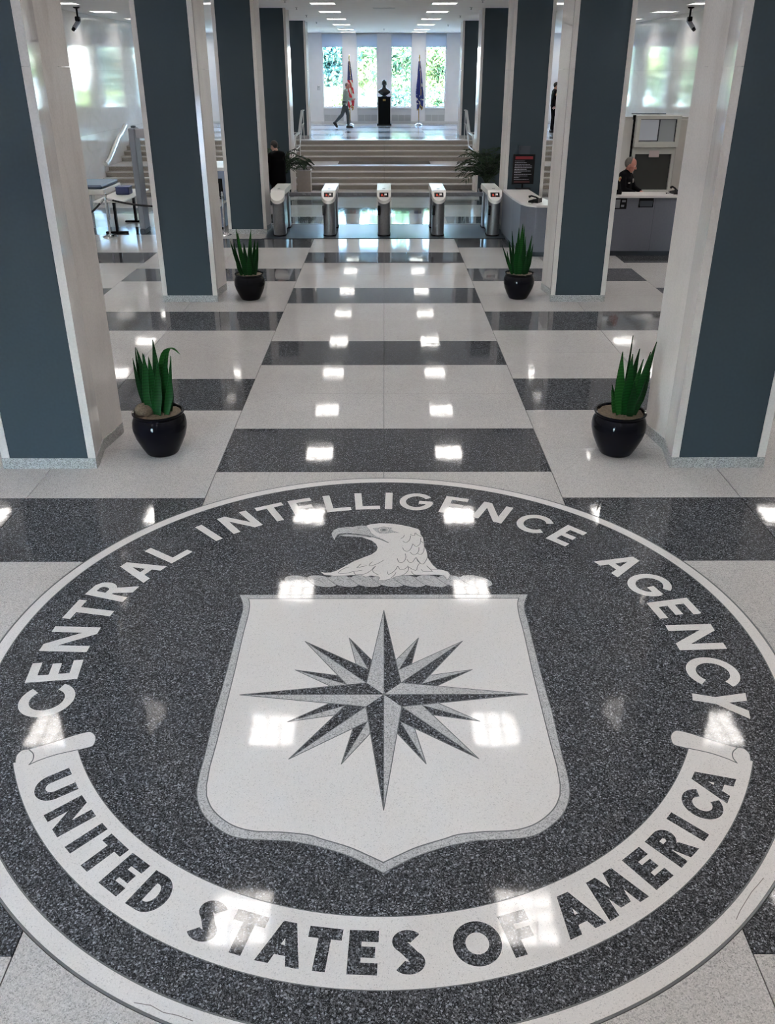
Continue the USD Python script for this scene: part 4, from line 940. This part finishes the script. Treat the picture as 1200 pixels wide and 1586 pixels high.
def person(label, loc, rotz, J, mats, head_kw, hands=((1, .5), (1, .5)), extras=None):
    """J: joints in local space, +x forward, z up. mats: shirt, trousers, shoe, hair"""
    t = thing('person', label, 'person', loc, rotz)
    nk, ch, wa, pe = J['neck'], J['chest'], J['waist'], J['pelvis']
    hc = J['head']; fwd, tilt, hs = head_kw.get('fwd', 0), head_kw.get('tilt', 0), head_kw.get('s', 1.0)
    def torso(g):
        m = []
        for sy, sh in ((1, J['lsho']), (-1, J['rsho'])):
            m.append(m3.Manifold.batch_hull([ball(nk, .060 + g), ball(sh, .062 + g), ball(lerp(ch, sh, .45), .085 + g), ball(ch, .11 + g)]))
        wl, wr2 = np.array(wa) + [0, .06, 0], np.array(wa) - [0, .06, 0]
        cl, cr = np.array(ch) + [.01, .07, 0], np.array(ch) - [-.01, .07, 0]
        pl, pr2 = np.array(pe) + [0, .07, 0], np.array(pe) - [0, .07, 0]
        m.append(m3.Manifold.batch_hull([ball(cl, .115 + g), ball(cr, .115 + g), ball(wl, .105 + g), ball(wr2, .105 + g)]))
        m.append(m3.Manifold.batch_hull([ball(wl, .105 + g), ball(wr2, .105 + g), ball(pl, .105 + g), ball(pr2, .105 + g)]))
        return m
    def arms(g, stop=1.0):
        m = []
        for a in ('l', 'r'):
            s, e, w = J[a + 'sho'], J[a + 'elb'], J[a + 'wri']
            m += [bone(s, e, .060 + g, .044 + g), bone(e, lerp(e, w, stop), .044 + g, .044 + g - .014 * stop)]
        return m
    def legs(g, stop=1.0):
        m = []
        for a in ('l', 'r'):
            h, k, n = J[a + 'hip'], J[a + 'kne'], J[a + 'ank']
            mid = lerp(k, n, .3)
            m += [bone(h, k, .088 + g, .058 + g), bone(k, mid, .058 + g, .056 + g), bone(mid, lerp(mid, n, stop), .056 + g, .038 + g)]
        return m
    def feet(g):
        m = []
        for a in ('l', 'r'):
            n, toe = np.array(J[a + 'ank']), np.array(J[a + 'toe'])
            d = toe - n; heel = np.array(J.get(a + 'heel', n - np.array([d[0], d[1], 0]) / max(np.linalg.norm(d[:2]), .01) * .05 + [0, 0, -.045]))
            m += [m3.Manifold.batch_hull([ball(n, .038 + g), ball(heel, .034 + g), ball(lerp(heel, toe, .6), .042 + g), ball(toe, .032 + g)])]
        return m
    hd = head_solid(hc, fwd, hs, tilt)
    body = [hd, bone(lerp(nk, hc, .75), nk, .056, .062)] + torso(0) + arms(0) + legs(0) + feet(0)
    for a, i in (('l', 0), ('r', 1)):
        hd_, cu = J.get(a + 'hand', (np.array(J[a + 'wri']) - np.array(J[a + 'elb']))), hands[i][1]
        body += hand_parts(J[a + 'wri'], hd_, J.get(a + 'palm', (0, -1 if a == 'l' else 1, .01)), 1 if a == 'l' else -1, cu)
    obj('body', soft(union(body), .012, 4), mats.get('skin', skin_m), t, smooth=True)
    obj('shirt', soft(union(torso(.012) + arms(.010, mats.get('sleeve', .92))), .025, 6), mats['shirt'], t, smooth=True)
    pl, pr2 = np.array(pe) + [0, .07, 0], np.array(pe) - [0, .07, 0]
    hipm = [m3.Manifold.batch_hull([ball(pl + [0, 0, .04], .112), ball(pr2 + [0, 0, .04], .112), ball(J['lhip'], .10), ball(J['rhip'], .10)])]
    obj('trousers', soft(union(hipm + legs(.013, .94)), .025, 6), mats['trousers'], t, smooth=True)
    obj('shoes', soft(union(feet(.008)), .015, 3), shoe_m, t, smooth=True)
    # hair: a shell over the back and sides (and the top unless bald)
    hm = ellipsoid((-.006, 0, .034), (.103, .082, .104))
    cut = m3.Manifold.cube([.4, .4, .4], True).translate([.2 + head_kw.get('hair_front', .045), 0, .02])
    hm = hm - cut - m3.Manifold.cube([.4, .4, .3], True).translate([.16, 0, -.16]) - m3.Manifold.cube([.4, .4, .3], True).translate([0, 0, -.20])
    if head_kw.get('bald'):
        hm = hm - m3.Manifold.cube([.4, .4, .4], True).translate([.0, 0, .2 + .085])
    hair = to_tm(hm.refine_to_length(.02)); hair.apply_transform(head_tf(hc, fwd, hs, tilt))
    obj('hair', hair, mats['hair'], t, smooth=40)
    fe = []
    T = head_tf(hc, fwd, hs, tilt)
    for sy in (-1, 1):
        e = trimesh.creation.icosphere(2, .0125); e.apply_translation([.078, sy * .032, .012]); e.apply_transform(T); fe.append(e)
    f = obj('eyes', fe, eye_w, t, smooth=True)
    ir = []
    for sy in (-1, 1):
        e = trimesh.creation.icosphere(2, .0065); e.apply_translation([.0865, sy * .032, .012]); e.apply_transform(T); ir.append(e)
    obj('irises', ir, eye_d, f, smooth=True)
    lp = trimesh.creation.icosphere(2, 1.0); lp.vertices = lp.vertices * [.006, .022, .006] + [.094, 0, -.066]; lp.apply_transform(T)
    obj('lips', lp, lip_m, t, smooth=True)
    if extras: extras(t, T)
    return t

def standing(H=1.76, **kw):
    k = H / 1.76
    J = dict(head=(.02, 0, 1.63), neck=(-.01, 0, 1.475), chest=(-.005, 0, 1.30), waist=(.0, 0, 1.08), pelvis=(-.005, 0, .95),
             lsho=(-.01, .185, 1.43), rsho=(-.01, -.185, 1.43), lelb=(-.03, .235, 1.13), relb=(-.03, -.235, 1.13), lwri=(.03, .245, .87), rwri=(.03, -.245, .87),
             lhip=(0, .085, .91), rhip=(0, -.085, .91), lkne=(.015, .09, .50), rkne=(.015, -.09, .50), lank=(-.01, .095, .085), rank=(-.01, -.095, .085), ltoe=(.15, .11, .035), rtoe=(.15, -.11, .035))
    J.update(kw)
    return {n: tuple(np.array(p) * k) for n, p in J.items()}

# 1. walking along the window wall, reading a sheet
J = standing(1.74, head=(.10, 0, 1.615), neck=(.04, 0, 1.47), chest=(.02, 0, 1.30), waist=(.0, 0, 1.07), pelvis=(-.01, 0, .94),
             lsho=(.03, .19, 1.42), rsho=(.03, -.19, 1.42), lelb=(.06, .235, 1.14), relb=(.05, -.235, 1.14), lwri=(.28, .12, 1.12), rwri=(.27, -.14, 1.10),
             lkne=(.10, .09, .50), lank=(.10, .09, .085), ltoe=(.27, .10, .035), rkne=(-.14, -.09, .52), rank=(-.43, -.09, .235), rtoe=(-.36, -.09, .06), rheel=(-.49, -.09, .21),
             lpalm=(0, 0, 1), rpalm=(0, 0, 1))
def w_extra(t, T):
    obj('belt', soft(union([m3.Manifold.batch_hull([ball((-.01 * 1, .07, 1.0), .118), ball((-.01, -.07, 1.0), .118)]) ^ m3.Manifold.cube([1, 1, .045], True).translate([0, 0, 1.0])]), .03, 1), black_matte, t)
    obj('badge', cbx(.02, .075, -.205, -.195, .86, .94, .003), white_plastic, t)
person('person in sage green shirt walking past the windows with a white sheet', (-1.60, 33.0, UP), 0, J, dict(shirt=sage_m, trousers=slacks_m, hair=hair_gray, skin=skin_red_m), dict(tilt=.30, bald=True, hair_front=-.01), extras=w_extra)
sheet = thing('paper_sheet', 'white sheet of paper held by the walking person', 'paper', (-1.60 + .38, 32.99, UP + 1.125))
obj('sheet', trimesh.transform_points and bx(-.10, .11, -.13, .13, -.001, .001), white_plastic, sheet)

# 2. uniformed person on the upper floor, right aisle
patch_y = plain('shoulder_patch', (.62, .45, .20), .7); patch_r = plain('patch_red', (.40, .06, .05), .7); silver_m = plain('badge_silver', (.7, .68, .6), .3, .8)
def guard_extra(t, T, sh=(-.01, -.185, 1.43), k=1.0):
    sh = np.array(sh) * k
    p = trimesh.creation.icosphere(2, 1.0); p.vertices = p.vertices * [.040, .012, .050] + sh + [-.01, -.068, -.09]
    q = obj('shoulder_patch', p, patch_y, t, smooth=True)
    p2 = trimesh.creation.icosphere(2, 1.0); p2.vertices = p2.vertices * [.022, .012, .026] + sh + [-.01, -.072, -.085]
    obj('patch_emblem', p2, patch_r, q, smooth=True)
J2 = standing(1.76, relb=(-.10, -.25, 1.16), rwri=(-.04, -.20, .93), head=(.03, 0, 1.63))
person('uniformed person in black standing on the upper floor beyond the right-hand columns', (6.50, 30.4, UP), 0.0, J2, dict(shirt=uniform_m, trousers=uniform_m, hair=hair_dark), dict(tilt=.05, hair_front=.03), extras=guard_extra)

# 3. uniformed person behind the counter
J3 = standing(1.74, head=(.06, 0, 1.61), neck=(.015, 0, 1.465), lelb=(.10, .235, 1.16), lwri=(.30, .12, 1.10), relb=(.06, -.25, 1.16), rwri=(.27, -.15, 1.10), lpalm=(0, 0, -1), rpalm=(0, 0, -1))
def desk_extra(t, T):
    guard_extra(t, T)
    obj('name_plate', cbx(.105, .13, -.14, -.07, 1.245, 1.275, .003), silver_m, t)
    obj('badge', cbx(.12, .14, .05, .10, 1.25, 1.33, .006), silver_m, t)
person('uniformed person with grey hair behind the security counter', (4.90, 13.45, 0), -.60, J3, dict(shirt=uniform_m, trousers=uniform_m, hair=hair_gray, skin=skin_red_m), dict(tilt=.28, fwd=.35, hair_front=.0, s=1.15), extras=desk_extra)

# 4. person in black by the left turnstile, seen from behind
J4 = standing(1.80, head=(.05, .0, 1.62), lelb=(.02, .25, 1.15), lwri=(.16, .20, .98), relb=(.02, -.25, 1.15), rwri=(.14, -.2, .97))
def suit_extra(t, T):
    obj('jacket', soft(union([m3.Manifold.batch_hull([ball((-.0, .09, 1.28), .145), ball((-.0, -.09, 1.28), .145), ball((-.01, .10, .86), .135), ball((-.01, -.10, .86), .135)])]), .03, 5), suit_m, t, smooth=True)
person('dark-haired person in a black suit, turned away, behind the leftmost turnstile', (-2.62, 17.2, 0), 2.45, J4, dict(shirt=suit_m, trousers=suit_m, hair=hair_dark), dict(tilt=.25, hair_front=.075), extras=suit_extra)

# bust: head and shoulders in dark bronze, on the pedestal
bronze = plain('dark_bronze', (.010, .011, .012), .4, 0.0, specular_ior_level=.2)
b = thing('bust', 'dark bronze bust of a head and shoulders on the black pedestal', 'bust', (0, 35.1, UP + 1.145), -pi / 2)
hd = head_solid((.01, 0, .50), 0, 1.22, .0)
sol = union([hd, bone((.0, 0, .40), (-.02, 0, .30), .072, .085), m3.Manifold.batch_hull([ball((-.02, 0, .30), .085), ball((-.03, .185, .19), .075), ball((-.03, -.185, .19), .075), ball((.02, 0, .14), .12)]),
             m3.Manifold.batch_hull([ball((.01, .10, .16), .09), ball((.01, -.10, .16), .09), ball((0, 0, .09), .06)])])
obj('head_and_shoulders', soft(sol, .016, 3), bronze, b, smooth=True)
hb = ellipsoid((-.012, 0, .545), (.128, .104, .122)) - m3.Manifold.cube([.3, .4, .3], True).translate([.17, 0, .42])
obj('hair', to_tm(hb.refine_to_length(.02)), bronze, b, smooth=50)
obj('socle', lathe([(0, 0), (.12, 0), (.12, .02), (.07, .04), (.065, .08), (.09, .11), (0, .11)], 20), bronze, b, smooth=40)

# ------------------------------------------------------------------ security counter and what stands on it
desk_m = varied('counter_grey_laminate', (.125, .135, .165), .05, 30, .4)
kick_m = plain('counter_kick', (.035, .045, .06), .5)
top_m = varied('counter_top_pale', (.70, .67, .65), .03, 8, .25)
dk = thing('security_counter', 'grey security counter with pale top, low curved wing and higher straight front', 'counter', (0, 0, 0))
low_out = [(2.60, 14.55), (2.64, 13.3), (2.70, 12.62), (2.78, 12.36), (2.92, 12.24), (3.2, 12.22), (3.98, 12.22)]
low_in = [(3.98, 12.85), (3.35, 12.85), (3.22, 12.95), (3.16, 13.3), (3.1, 14.55)]
lowp = Polygon(low_out + low_in)
skin_lo = LineString(low_out)
obj('low_front', prism(skin_lo.buffer(.025, cap_style=2), .10, .94), desk_m, dk)
obj('low_top', prism(lowp.buffer(.035, join_style=1), .94, .98), top_m, dk)
obj('kick_board', [prism(LineString([(x + .04, y + .05) for x, y in low_out]).buffer(.02, cap_style=2), 0, .10), bx(4.0, 6.35, 12.36, 12.40, 0, .10)], kick_m, dk)
obj('high_front', bx(3.98, 6.4, 12.30, 12.35, .10, 1.11), desk_m, dk)
obj('high_end', [bx(3.98, 4.02, 12.25, 12.9, .10, 1.11), bx(6.36, 6.4, 12.30, 12.9, .10, 1.11)], desk_m, dk)
obj('high_top', cbx(3.94, 6.44, 12.24, 12.78, 1.11, 1.155, .006), top_m, dk)
obj('work_top', bx(3.98, 6.4, 12.6, 13.1, .72, .76), desk_m, dk)
obj('panel_joint', [bx(x - .002, x + .002, 12.296, 12.302, .10, 1.11) for x in (5.2,)], kick_m, dk)

def phone(label, loc, rz):
    t = thing('telephone', label, 'telephone', loc, rz, 'black desk telephones on the counter')
    b_ = prism(Polygon([(-.10, 0), (.10, 0), (.10, .035), (-.10, .085)]), -.10, .10)
    b_.vertices = np.c_[b_.vertices[:, 2], b_.vertices[:, 0], b_.vertices[:, 1]]; b_.fix_normals()
    obj('base', b_, black_gloss, t)
    hs_ = tube([(-.075, -.10, .075), (-.075, -.05, .105), (-.075, .05, .125), (-.075, .10, .105)], [.024, .016, .016, .024], 8)
    obj('handset', hs_, black_matte, t, smooth=40)
    ks = [bx(.0 + i * .025, .018 + i * .025, -.04 + j * .024, -.024 + j * .024, .045, .060 - .0 * j) for i in range(3) for j in range(4)]
    obj('keypad', ks, plain_panel, t)
    s = np.linspace(0, 1, 60)
    obj('cord', tube(np.c_[-.12 - .12 * np.sin(s * pi) + .008 * np.cos(s * 60), -.10 + .12 * s + .008 * np.sin(s * 60), .012 + .012 * (1 + np.sin(s * 60)) / 2 + .045 * (1 - s) * (s < .3)], .004, 5), black_matte, t)
    return t
phone('black desk telephone with coiled cord at the right end of the high counter', (5.66, 12.52, 1.155), .2)
phone('black desk telephone on the low wing of the counter, under the black notice board', (2.95, 12.62, .98), 1.0)
phone('black telephone at the uniformed person behind the counter, partly behind a column', (4.49, 12.50, 1.155), -.3)
def sign_plate(label, x0, x1, z0, z1, marks):
    t = thing('sign', label, 'sign', ((x0 + x1) / 2, 12.298, (z0 + z1) / 2))
    w, h = (x1 - x0) / 2, (z1 - z0) / 2
    obj('plate', bx(-w, w, -.008, 0, -h, h), black_matte, t)
    obj('printed_field', [bx(a * w, b_ * w, -.010, -.008, c * h, d * h) for a, b_, c, d in marks], plain_panel if len(marks) > 1 else kick_m, t)
sign_plate('small dark sign with pale marks under the counter edge, beside the column', 4.42, 4.655, .90, 1.095, [(-.9, -.1, -.8, .8), (.2, .8, .3, .7), (.1, .6, -.6, -.2)])
sign_plate('small blank-looking dark sign under the counter edge, in front of the uniformed person', 4.89, 5.165, .93, 1.10, [(-.9, .9, -.85, .45)])

# notice board on the column by the counter
red_m = plain('sign_red', (.18, .008, .015), .7); print_m = plain('sign_print', (.26, .26, .30), .7); dark_red = plain('sign_dark_red', (.045, .005, .007), .7)
nb = thing('notice_board', 'black notice board with red heading and white text, before the third right column', 'notice board', (3.02, 14.62, .98))
lean = 0
obj('board', bx(-.235, .235, .14, .18, .09, .70), black_matte, nb)
obj('heading_band', bx(-.19, .19, .136, .14, .60, .66), red_m, nb)
rng = np.random.default_rng(5)
rows = [.52, .62, .85, .93, .93, .68, .88, .36, .94, .74, .26, .80]
letters = []
for i, L in enumerate(rows):
    z = .565 - i * .034; x = -.195
    while x < -.195 + .39 * L:
        wd = .012 + .03 * rng.random()
        letters.append(bx(x, min(x + wd, -.195 + .39 * L + .01), .137, .14, z - .006, z + .007)); x += wd + .007
obj('lettering', letters, print_m, nb)
obj('footer_band', bx(-.19, .15, .137, .14, .12, .16), dark_red, nb)
obj('leaflet_holder', [bx(-.115, .115, .15, .18, .70, .86), bx(-.12, .12, .145, .15, .83, .87)], kick_m, nb)
obj('stand_leg', [bx(-.02, .02, .16, .18, 0, .1), bx(-.16, .16, .02, .18, 0, .012)], black_matte, nb)

# booth behind the counter
booth_m = varied('booth_cream_panel', (.56, .535, .50), .03, 5, .35)
booth_fr = plain('booth_frame', (.60, .60, .56), .4)
dark_glass = plain('dark_glass', (.048, .050, .048), .3, specular_ior_level=.2); pale_glass = plain('frosted_glass', (.62, .66, .74), .25); gray_glass = plain('grey_glass', (.36, .39, .41), .15)
bo = thing('guard_booth', 'cream guard booth with upper window and dark glazed door behind the counter', 'booth', (6.4, 17.0, 0))
obj('wall_panel', bx(-1.05, -.50, 0, .08, 0, 2.26), booth_m, bo)
obj('wall_panel', bx(.60, 1.60, 0, .08, 0, 2.26), booth_m, bo)
obj('side_wall', [bx(-1.05, -.97, 0, 1.6, 0, 2.26), bx(1.52, 1.6, 0, 1.6, 0, 2.26)], booth_m, bo)
obj('back_wall', bx(-1.05, 1.6, 1.52, 1.6, 0, 2.26), booth_m, bo)
obj('recess', bx(-.50, -.44, .03, .08, 0, 2.36), black_matte, bo)
wf_ = obj('window_frame', ring_frame(-.44, .60, 1.66, 2.36, .09, -.12, .08, .12, .08), booth_fr, bo)
obj('pane', bx(-.36, .09, -.10, -.09, 1.80, 2.27), pale_glass, wf_)
obj('pane', bx(.11, .50, -.09, -.08, 1.78, 2.28), gray_glass, wf_)
obj('pane_edge', [bx(-.36, .50, -.105, -.085, 2.265, 2.28), bx(.085, .115, -.105, -.085, 1.80, 2.27), bx(-.36, .10, -.105, -.09, 1.79, 1.81), bx(.485, .50, -.105, -.085, 1.78, 2.28)], kick_m, wf_)
obj('top_rail', cbx(-.55, .25, -.02, .06, 2.38, 2.40, .004), kick_m, bo)
df = obj('door_frame', ring_frame(-.44, .58, 0, 1.64, .07, -.04, .08, .05, .14) + [bx(-.37, .51, -.04, -.01, .60, .68)], booth_fr, bo)
obj('door_glass', bx(-.38, .50, .0, .02, 0.02, 1.50), dark_glass, df)
obj('notice_sheet', bx(-.04, .20, -.048, -.04, 1.43, 1.58), plain('notice_paper', (.70, .60, .60), .7), bo)

# ------------------------------------------------------------------ security things in the left aisle
md = thing('metal_detector', 'tall grey walk-through metal detector arch between the left columns', 'metal detector', (-4.98, 15.0, 0))
det_m = plain('detector_grey', (.16, .17, .20), .4)
for s in (-1, 1):
    obj('side_post', cbx(s * .41 - .065, s * .41 + .065, -.20, .20, .10, 2.2, .02), det_m, md)
    obj('foot', cbx(s * .41 - .06, s * .41 + .06, -.25, .25, 0, .12, .02), kick_m, md)
obj('header', cbx(-.40, .40, -.10, .10, 2.0, 2.18, .01), varied('detector_header', (.34, .33, .34), .05, 10, .4), md)
obj('cap', cbx(-.45, -.36, -.05, .05, 2.2, 2.24, .01), kick_m, md)

def t_table():
    t = thing('folding_table', 'white-topped table on black T-shaped legs beside the metal detector', 'table', (-6.0, 15.65, 0))
    obj('table_top', cbx(-.33, .33, -1.08, 1.08, .71, .74, .006), white_plastic, t)
    for y in (-.72, .82):
        obj('leg', [bx(-.025, .025, y - .04, y + .04, .03, .71)], black_matte, t)
        obj('foot', cbx(-.26, .24, y - .04, y + .04, 0, .04, .008), black_matte, t)
    return t
t_table()
bl = thing('tray_box', 'small blue plastic box on the white table', 'box', (-5.98, 15.75, .74))
blue_m = plain('blue_plastic', (.008, .016, .09), .4)
obj('shell', cbx(-.16, .15, -.15, .15, 0, .16, .02), blue_m, bl)
obj('lid', cbx(-.165, .155, -.155, .155, .15, .175, .008), blue_m, bl)
be = thing('inspection_bench', 'white inspection bench with dark blue padded top, left of the metal detector', 'bench', (-7.16, 16.35, 0))
obj('pad', cbx(-.82, .72, -.75, .55, .86, .95, .03), varied('blue_vinyl', (.035, .058, .10), .1, 8, .35), be)
obj('deck', cbx(-.82, .76, -.78, .58, .74, .86, .01), booth_m, be)
obj('cabinet', bx(-.75, .10, -.70, .5, .36, .74), booth_m, be)
for x in (-.7, .40):
    for y in (-.68, .48): obj('leg', bx(x - .03, x + .03, y - .03, y + .03, 0, .74), steel, be)
xr = thing('xray_scanner', 'grey-blue baggage scanner with black curtained opening, glimpsed between the left columns', 'baggage scanner', (-4.05, 16.3, 0))
xb = plain('scanner_blue_grey', (.20, .24, .34), .4)
obj('hood', [bx(-.42, .42, -.55, .9, 1.08, 1.24), bx(-.42, -.34, -.55, .9, .60, 1.08), bx(.34, .42, -.55, .9, .60, 1.08)], xb, xr)
obj('lid', cbx(-.44, .44, -.58, .92, 1.24, 1.33, .015), white_plastic, xr)
obj('curtain', [bx(-.33 + i * .083, -.33 + i * .083 + .078, -.50, -.495, .62, 1.08) for i in range(8)] + [bx(-.34, .34, -.3, .9, .6, 1.08)], black_matte, xr)
obj('conveyor', cbx(-.36, .36, -1.1, 1.0, .52, .60, .02), white_plastic, xr)
obj('lower_cabinet', bx(-.40, .40, -.95, .9, .06, .52), xb, xr)
obj('foot', [bx(x - .05, x + .05, y - .05, y + .05, 0, .06) for x in (-.33, .33) for y in (-.85, .8)], black_matte, xr)

def stanchion(label, x, y):
    t = thing('stanchion', label, 'stanchion', (x, y, 0), 0, 'chrome rope stanchions')
    obj('base', lathe([(0, 0), (.155, 0), (.16, .012), (.13, .03), (.05, .05), (.03, .07), (0, .07)], 28), chrome, t, smooth=40)
    obj('post', cyl((0, 0, .05), (0, 0, .86), .024, 16), chrome, t, smooth=40)
    obj('top', lathe([(0, .84), (.035, .84), (.035, .86), (.026, .875), (.03, .90), (.018, .925), (0, .93)], 20), chrome, t, smooth=40)
    obj('ring', lathe([(.03, .80), (.042, .80), (.042, .82), (.03, .82)], 20), chrome, t)
    return t
stanchion('chrome rope stanchion in front of the white table, left aisle', -6.02, 14.45)
stanchion('chrome rope stanchion between the second and third left columns', -3.54, 14.68)
stanchion('chrome rope stanchion hidden beside the nearest left column', -7.9, 14.2)
rope_m = plain('black_velvet_rope', (.010, .010, .011), .8)
def rope(label, p, q, sag):
    s = np.linspace(0, 1, 24)
    P = np.array(p) * (1 - s)[:, None] + np.array(q) * s[:, None]; P[:, 2] -= sag * 4 * s * (1 - s)
    c = (np.array(p) + np.array(q)) / 2; c[2] = 0
    t = thing('barrier_rope', label, 'rope', c)
    obj('rope', tube(P - c, .021, 8), rope_m, t, smooth=True)
    obj('hook', [tube(P[:2] - c, .024, 8), tube(P[-2:] - c, .024, 8)], chrome, t)
rope('black rope sagging left from the stanchion at the white table', (-6.06, 14.44, .80), (-7.86, 14.21, .80), .50)
rope('black rope slung from the stanchion at the white table towards the metal detector', (-5.98, 14.46, .80), (-3.58, 14.67, .80), .17)

# ------------------------------------------------------------------ palms and the low planter behind the turnstiles
palm_ms = [leaf_mat('palm_leaf_dark', (.010, .028, .009)), leaf_mat('palm_leaf_mid', (.022, .062, .018))]
planter_m = varied('planter_taupe', (.28, .245, .22), .06, 10, .5)
def frond(rng, az, L, rise, droop):
    s = np.linspace(0, 1, 14)
    r = L * s * (.45 + .55 * s) * .9; z = rise * s * (2 - s) - droop * s ** 3
    P = np.c_[r * math.cos(az), r * math.sin(az), z]
    ms = [tube(P, np.linspace(.010, .003, 14), 5)]
    side = np.array([-math.sin(az), math.cos(az), 0])
    V, F = [], []
    for i in range(4, 14):
        for sg in (-1, 1):
            ln = (.30 - .012 * abs(i - 8)) * L
            d = (P[min(i + 1, 13)] - P[i - 1]); d /= np.linalg.norm(d)
            tip = P[i] + (side * sg * .8 + d * .65) * ln + np.array([0, 0, -.12 * L * rng.random()])
            midp = (P[i] + tip) / 2 + np.array([0, 0, .02]); w = .022 * L ** .5
            n0 = len(V)
            V += [P[i], midp + d * w, tip, midp - d * w]; F += [[n0, n0 + 1, n0 + 2], [n0, n0 + 2, n0 + 3]]
    ms.append(trimesh.Trimesh(np.array(V), F, process=False))
    return cat(*ms)
def palm(label, loc, n, L, rise, seed, pot=True, rr=(.0, 2 * pi)):
    rng = np.random.default_rng(seed)
    t = thing('potted_palm', label, 'potted palm', loc)
    obj('planter', lathe([(0, 0), (.17, 0), (.22, .36), (.235, .40), (.21, .40), (.2, .37), (0, .36)], 28), black_gloss, t, smooth=40)
    for i in range(n):
        az = rr[0] + (rr[1] - rr[0]) * (i + .5 * rng.random()) / n
        f = frond(rng, az, L * (.7 + .5 * rng.random()), rise * (.6 + .6 * rng.random()), .35 * rise * rng.random())
        f.apply_translation([0, 0, .38])
        obj('frond', f, palm_ms[i % 2], t)
palm('bushy dark palm in a pot to the right of the stairs, behind the rightmost turnstile', (2.80, 19.5, 0), 46, .80, .95, 3)
palm('dark potted palm to the left of the stairs, behind the person in a black suit', (-2.86, 19.5, 0), 36, .75, .95, 9)
pb = thing('planter_box', 'square taupe planter box with low leafy plants at the left foot of the stairs', 'planter', (-2.41, 22.14, 0))
obj('box', [bx(-.20, .20, -.20, .20, 0, .60)], planter_m, pb)
obj('rim', [bx(-.22, .22, -.22, -.18, .58, .63), bx(-.22, .22, .18, .22, .58, .63), bx(-.22, -.18, -.18, .18, .58, .63), bx(.18, .22, -.18, .18, .58, .63)], planter_m, pb)
rng = np.random.default_rng(21)
for i in range(14):
    f = frond(rng, 2 * pi * i / 14, .32, .30 * (.6 + .7 * rng.random()), .15); f.apply_translation([0, 0, .6])
    obj('leaf_spray', f, palm_ms[1 if i % 3 else 0], pb)

# ------------------------------------------------------------------ on the ceiling
for s, side in ((-1, 'left'), (1, 'right')):
    c = thing('security_camera', f'black security camera hanging from the ceiling of the {side} aisle', 'security camera', (s * 8.05, 20.55, CEIL))
    obj('mount', lathe([(0, 0), (.08, 0), (.08, -.02), (.04, -.04), (0, -.04)][::-1], 20), black_matte, c)
    obj('drop_pole', cyl((0, 0, -.02), (0, 0, -.24), .025), black_matte, c)
    obj('housing', [cbx(-.06, .06, -.08, .06, -.34, -.22, .02)], black_gloss, c)
    m = cyl((0, .05, 0), (0, -.24, 0), .055, 16); m.apply_transform(trimesh.transformations.rotation_matrix(.75, [1, 0, 0])); m.apply_transform(trimesh.transformations.rotation_matrix(-s * -.5, [0, 0, 1])); m.apply_translation([0, 0, -.34])
    obj('camera_body', m, plain_panel, c, smooth=40)
    m = cyl((0, -.235, 0), (0, -.30, 0), .045, 16); m.apply_transform(trimesh.transformations.rotation_matrix(.75, [1, 0, 0])); m.apply_transform(trimesh.transformations.rotation_matrix(-s * -.5, [0, 0, 1])); m.apply_translation([0, 0, -.34])
    obj('lens', m, black_gloss, c, smooth=40)
v = thing('air_vent', 'narrow slotted air vent in the ceiling above the turnstiles', 'air vent', (0, 20.9, CEIL))
obj('vent_frame', [bx(-.30, .30, -.10, -.085, -.008, 0), bx(-.30, .30, .085, .10, -.008, 0), bx(-.30, -.285, -.085, .085, -.008, 0), bx(.285, .30, -.085, .085, -.008, 0)], under_m, v)
for i in range(5): obj('slat', bx(-.285, .285, -.075 + i * .032, -.058 + i * .032, -.010, -.003), grille_m, v)
sp0 = None
for i, (x, y) in enumerate([(-2.35, 18.3), (-2.30, 20.7), (-2.32, 24.0), (-2.30, 27.8), (0.0, 32.6), (2.35, 18.3), (2.30, 20.7), (2.30, 24.2), (2.30, 29.5)]):
    nm = f'{ordn[i % 5 if i < 4 else (i - 5) % 5]} sprinkler head from the entrance along the {"left" if x < 0 else "right"} side of the middle ceiling' if x else 'single sprinkler head on the middle line of the ceiling near the windows'
    if sp0 is None:
        sp0 = thing('sprinkler_head', nm, 'sprinkler', (x, y, CEIL), 0, 'ceiling sprinkler heads')
        obj('escutcheon', lathe([(0, -.012), (.04, -.01), (.045, 0), (0, 0)], 16), under_m, sp0)
        obj('nozzle', [cyl((0, 0, -.01), (0, 0, -.05), .012, 8), lathe([(0, -.055), (.028, -.055), (.028, -.05), (0, -.05)], 12)], grille_m, sp0)
    else:
        copy_of(sp0, (x, y, CEIL), 0, nm)

tm = thing('thermostat', 'small pale thermostat box on the white pier beside the leftmost middle window', 'thermostat', (-2.93, BACK, 2.64))
obj('housing', cbx(-.07, .07, -.035, 0, -.10, .10, .008), under_m, tm)
obj('dial', cyl((0, -.035, .03), (0, -.045, .03), .03, 16), grille_m, tm)
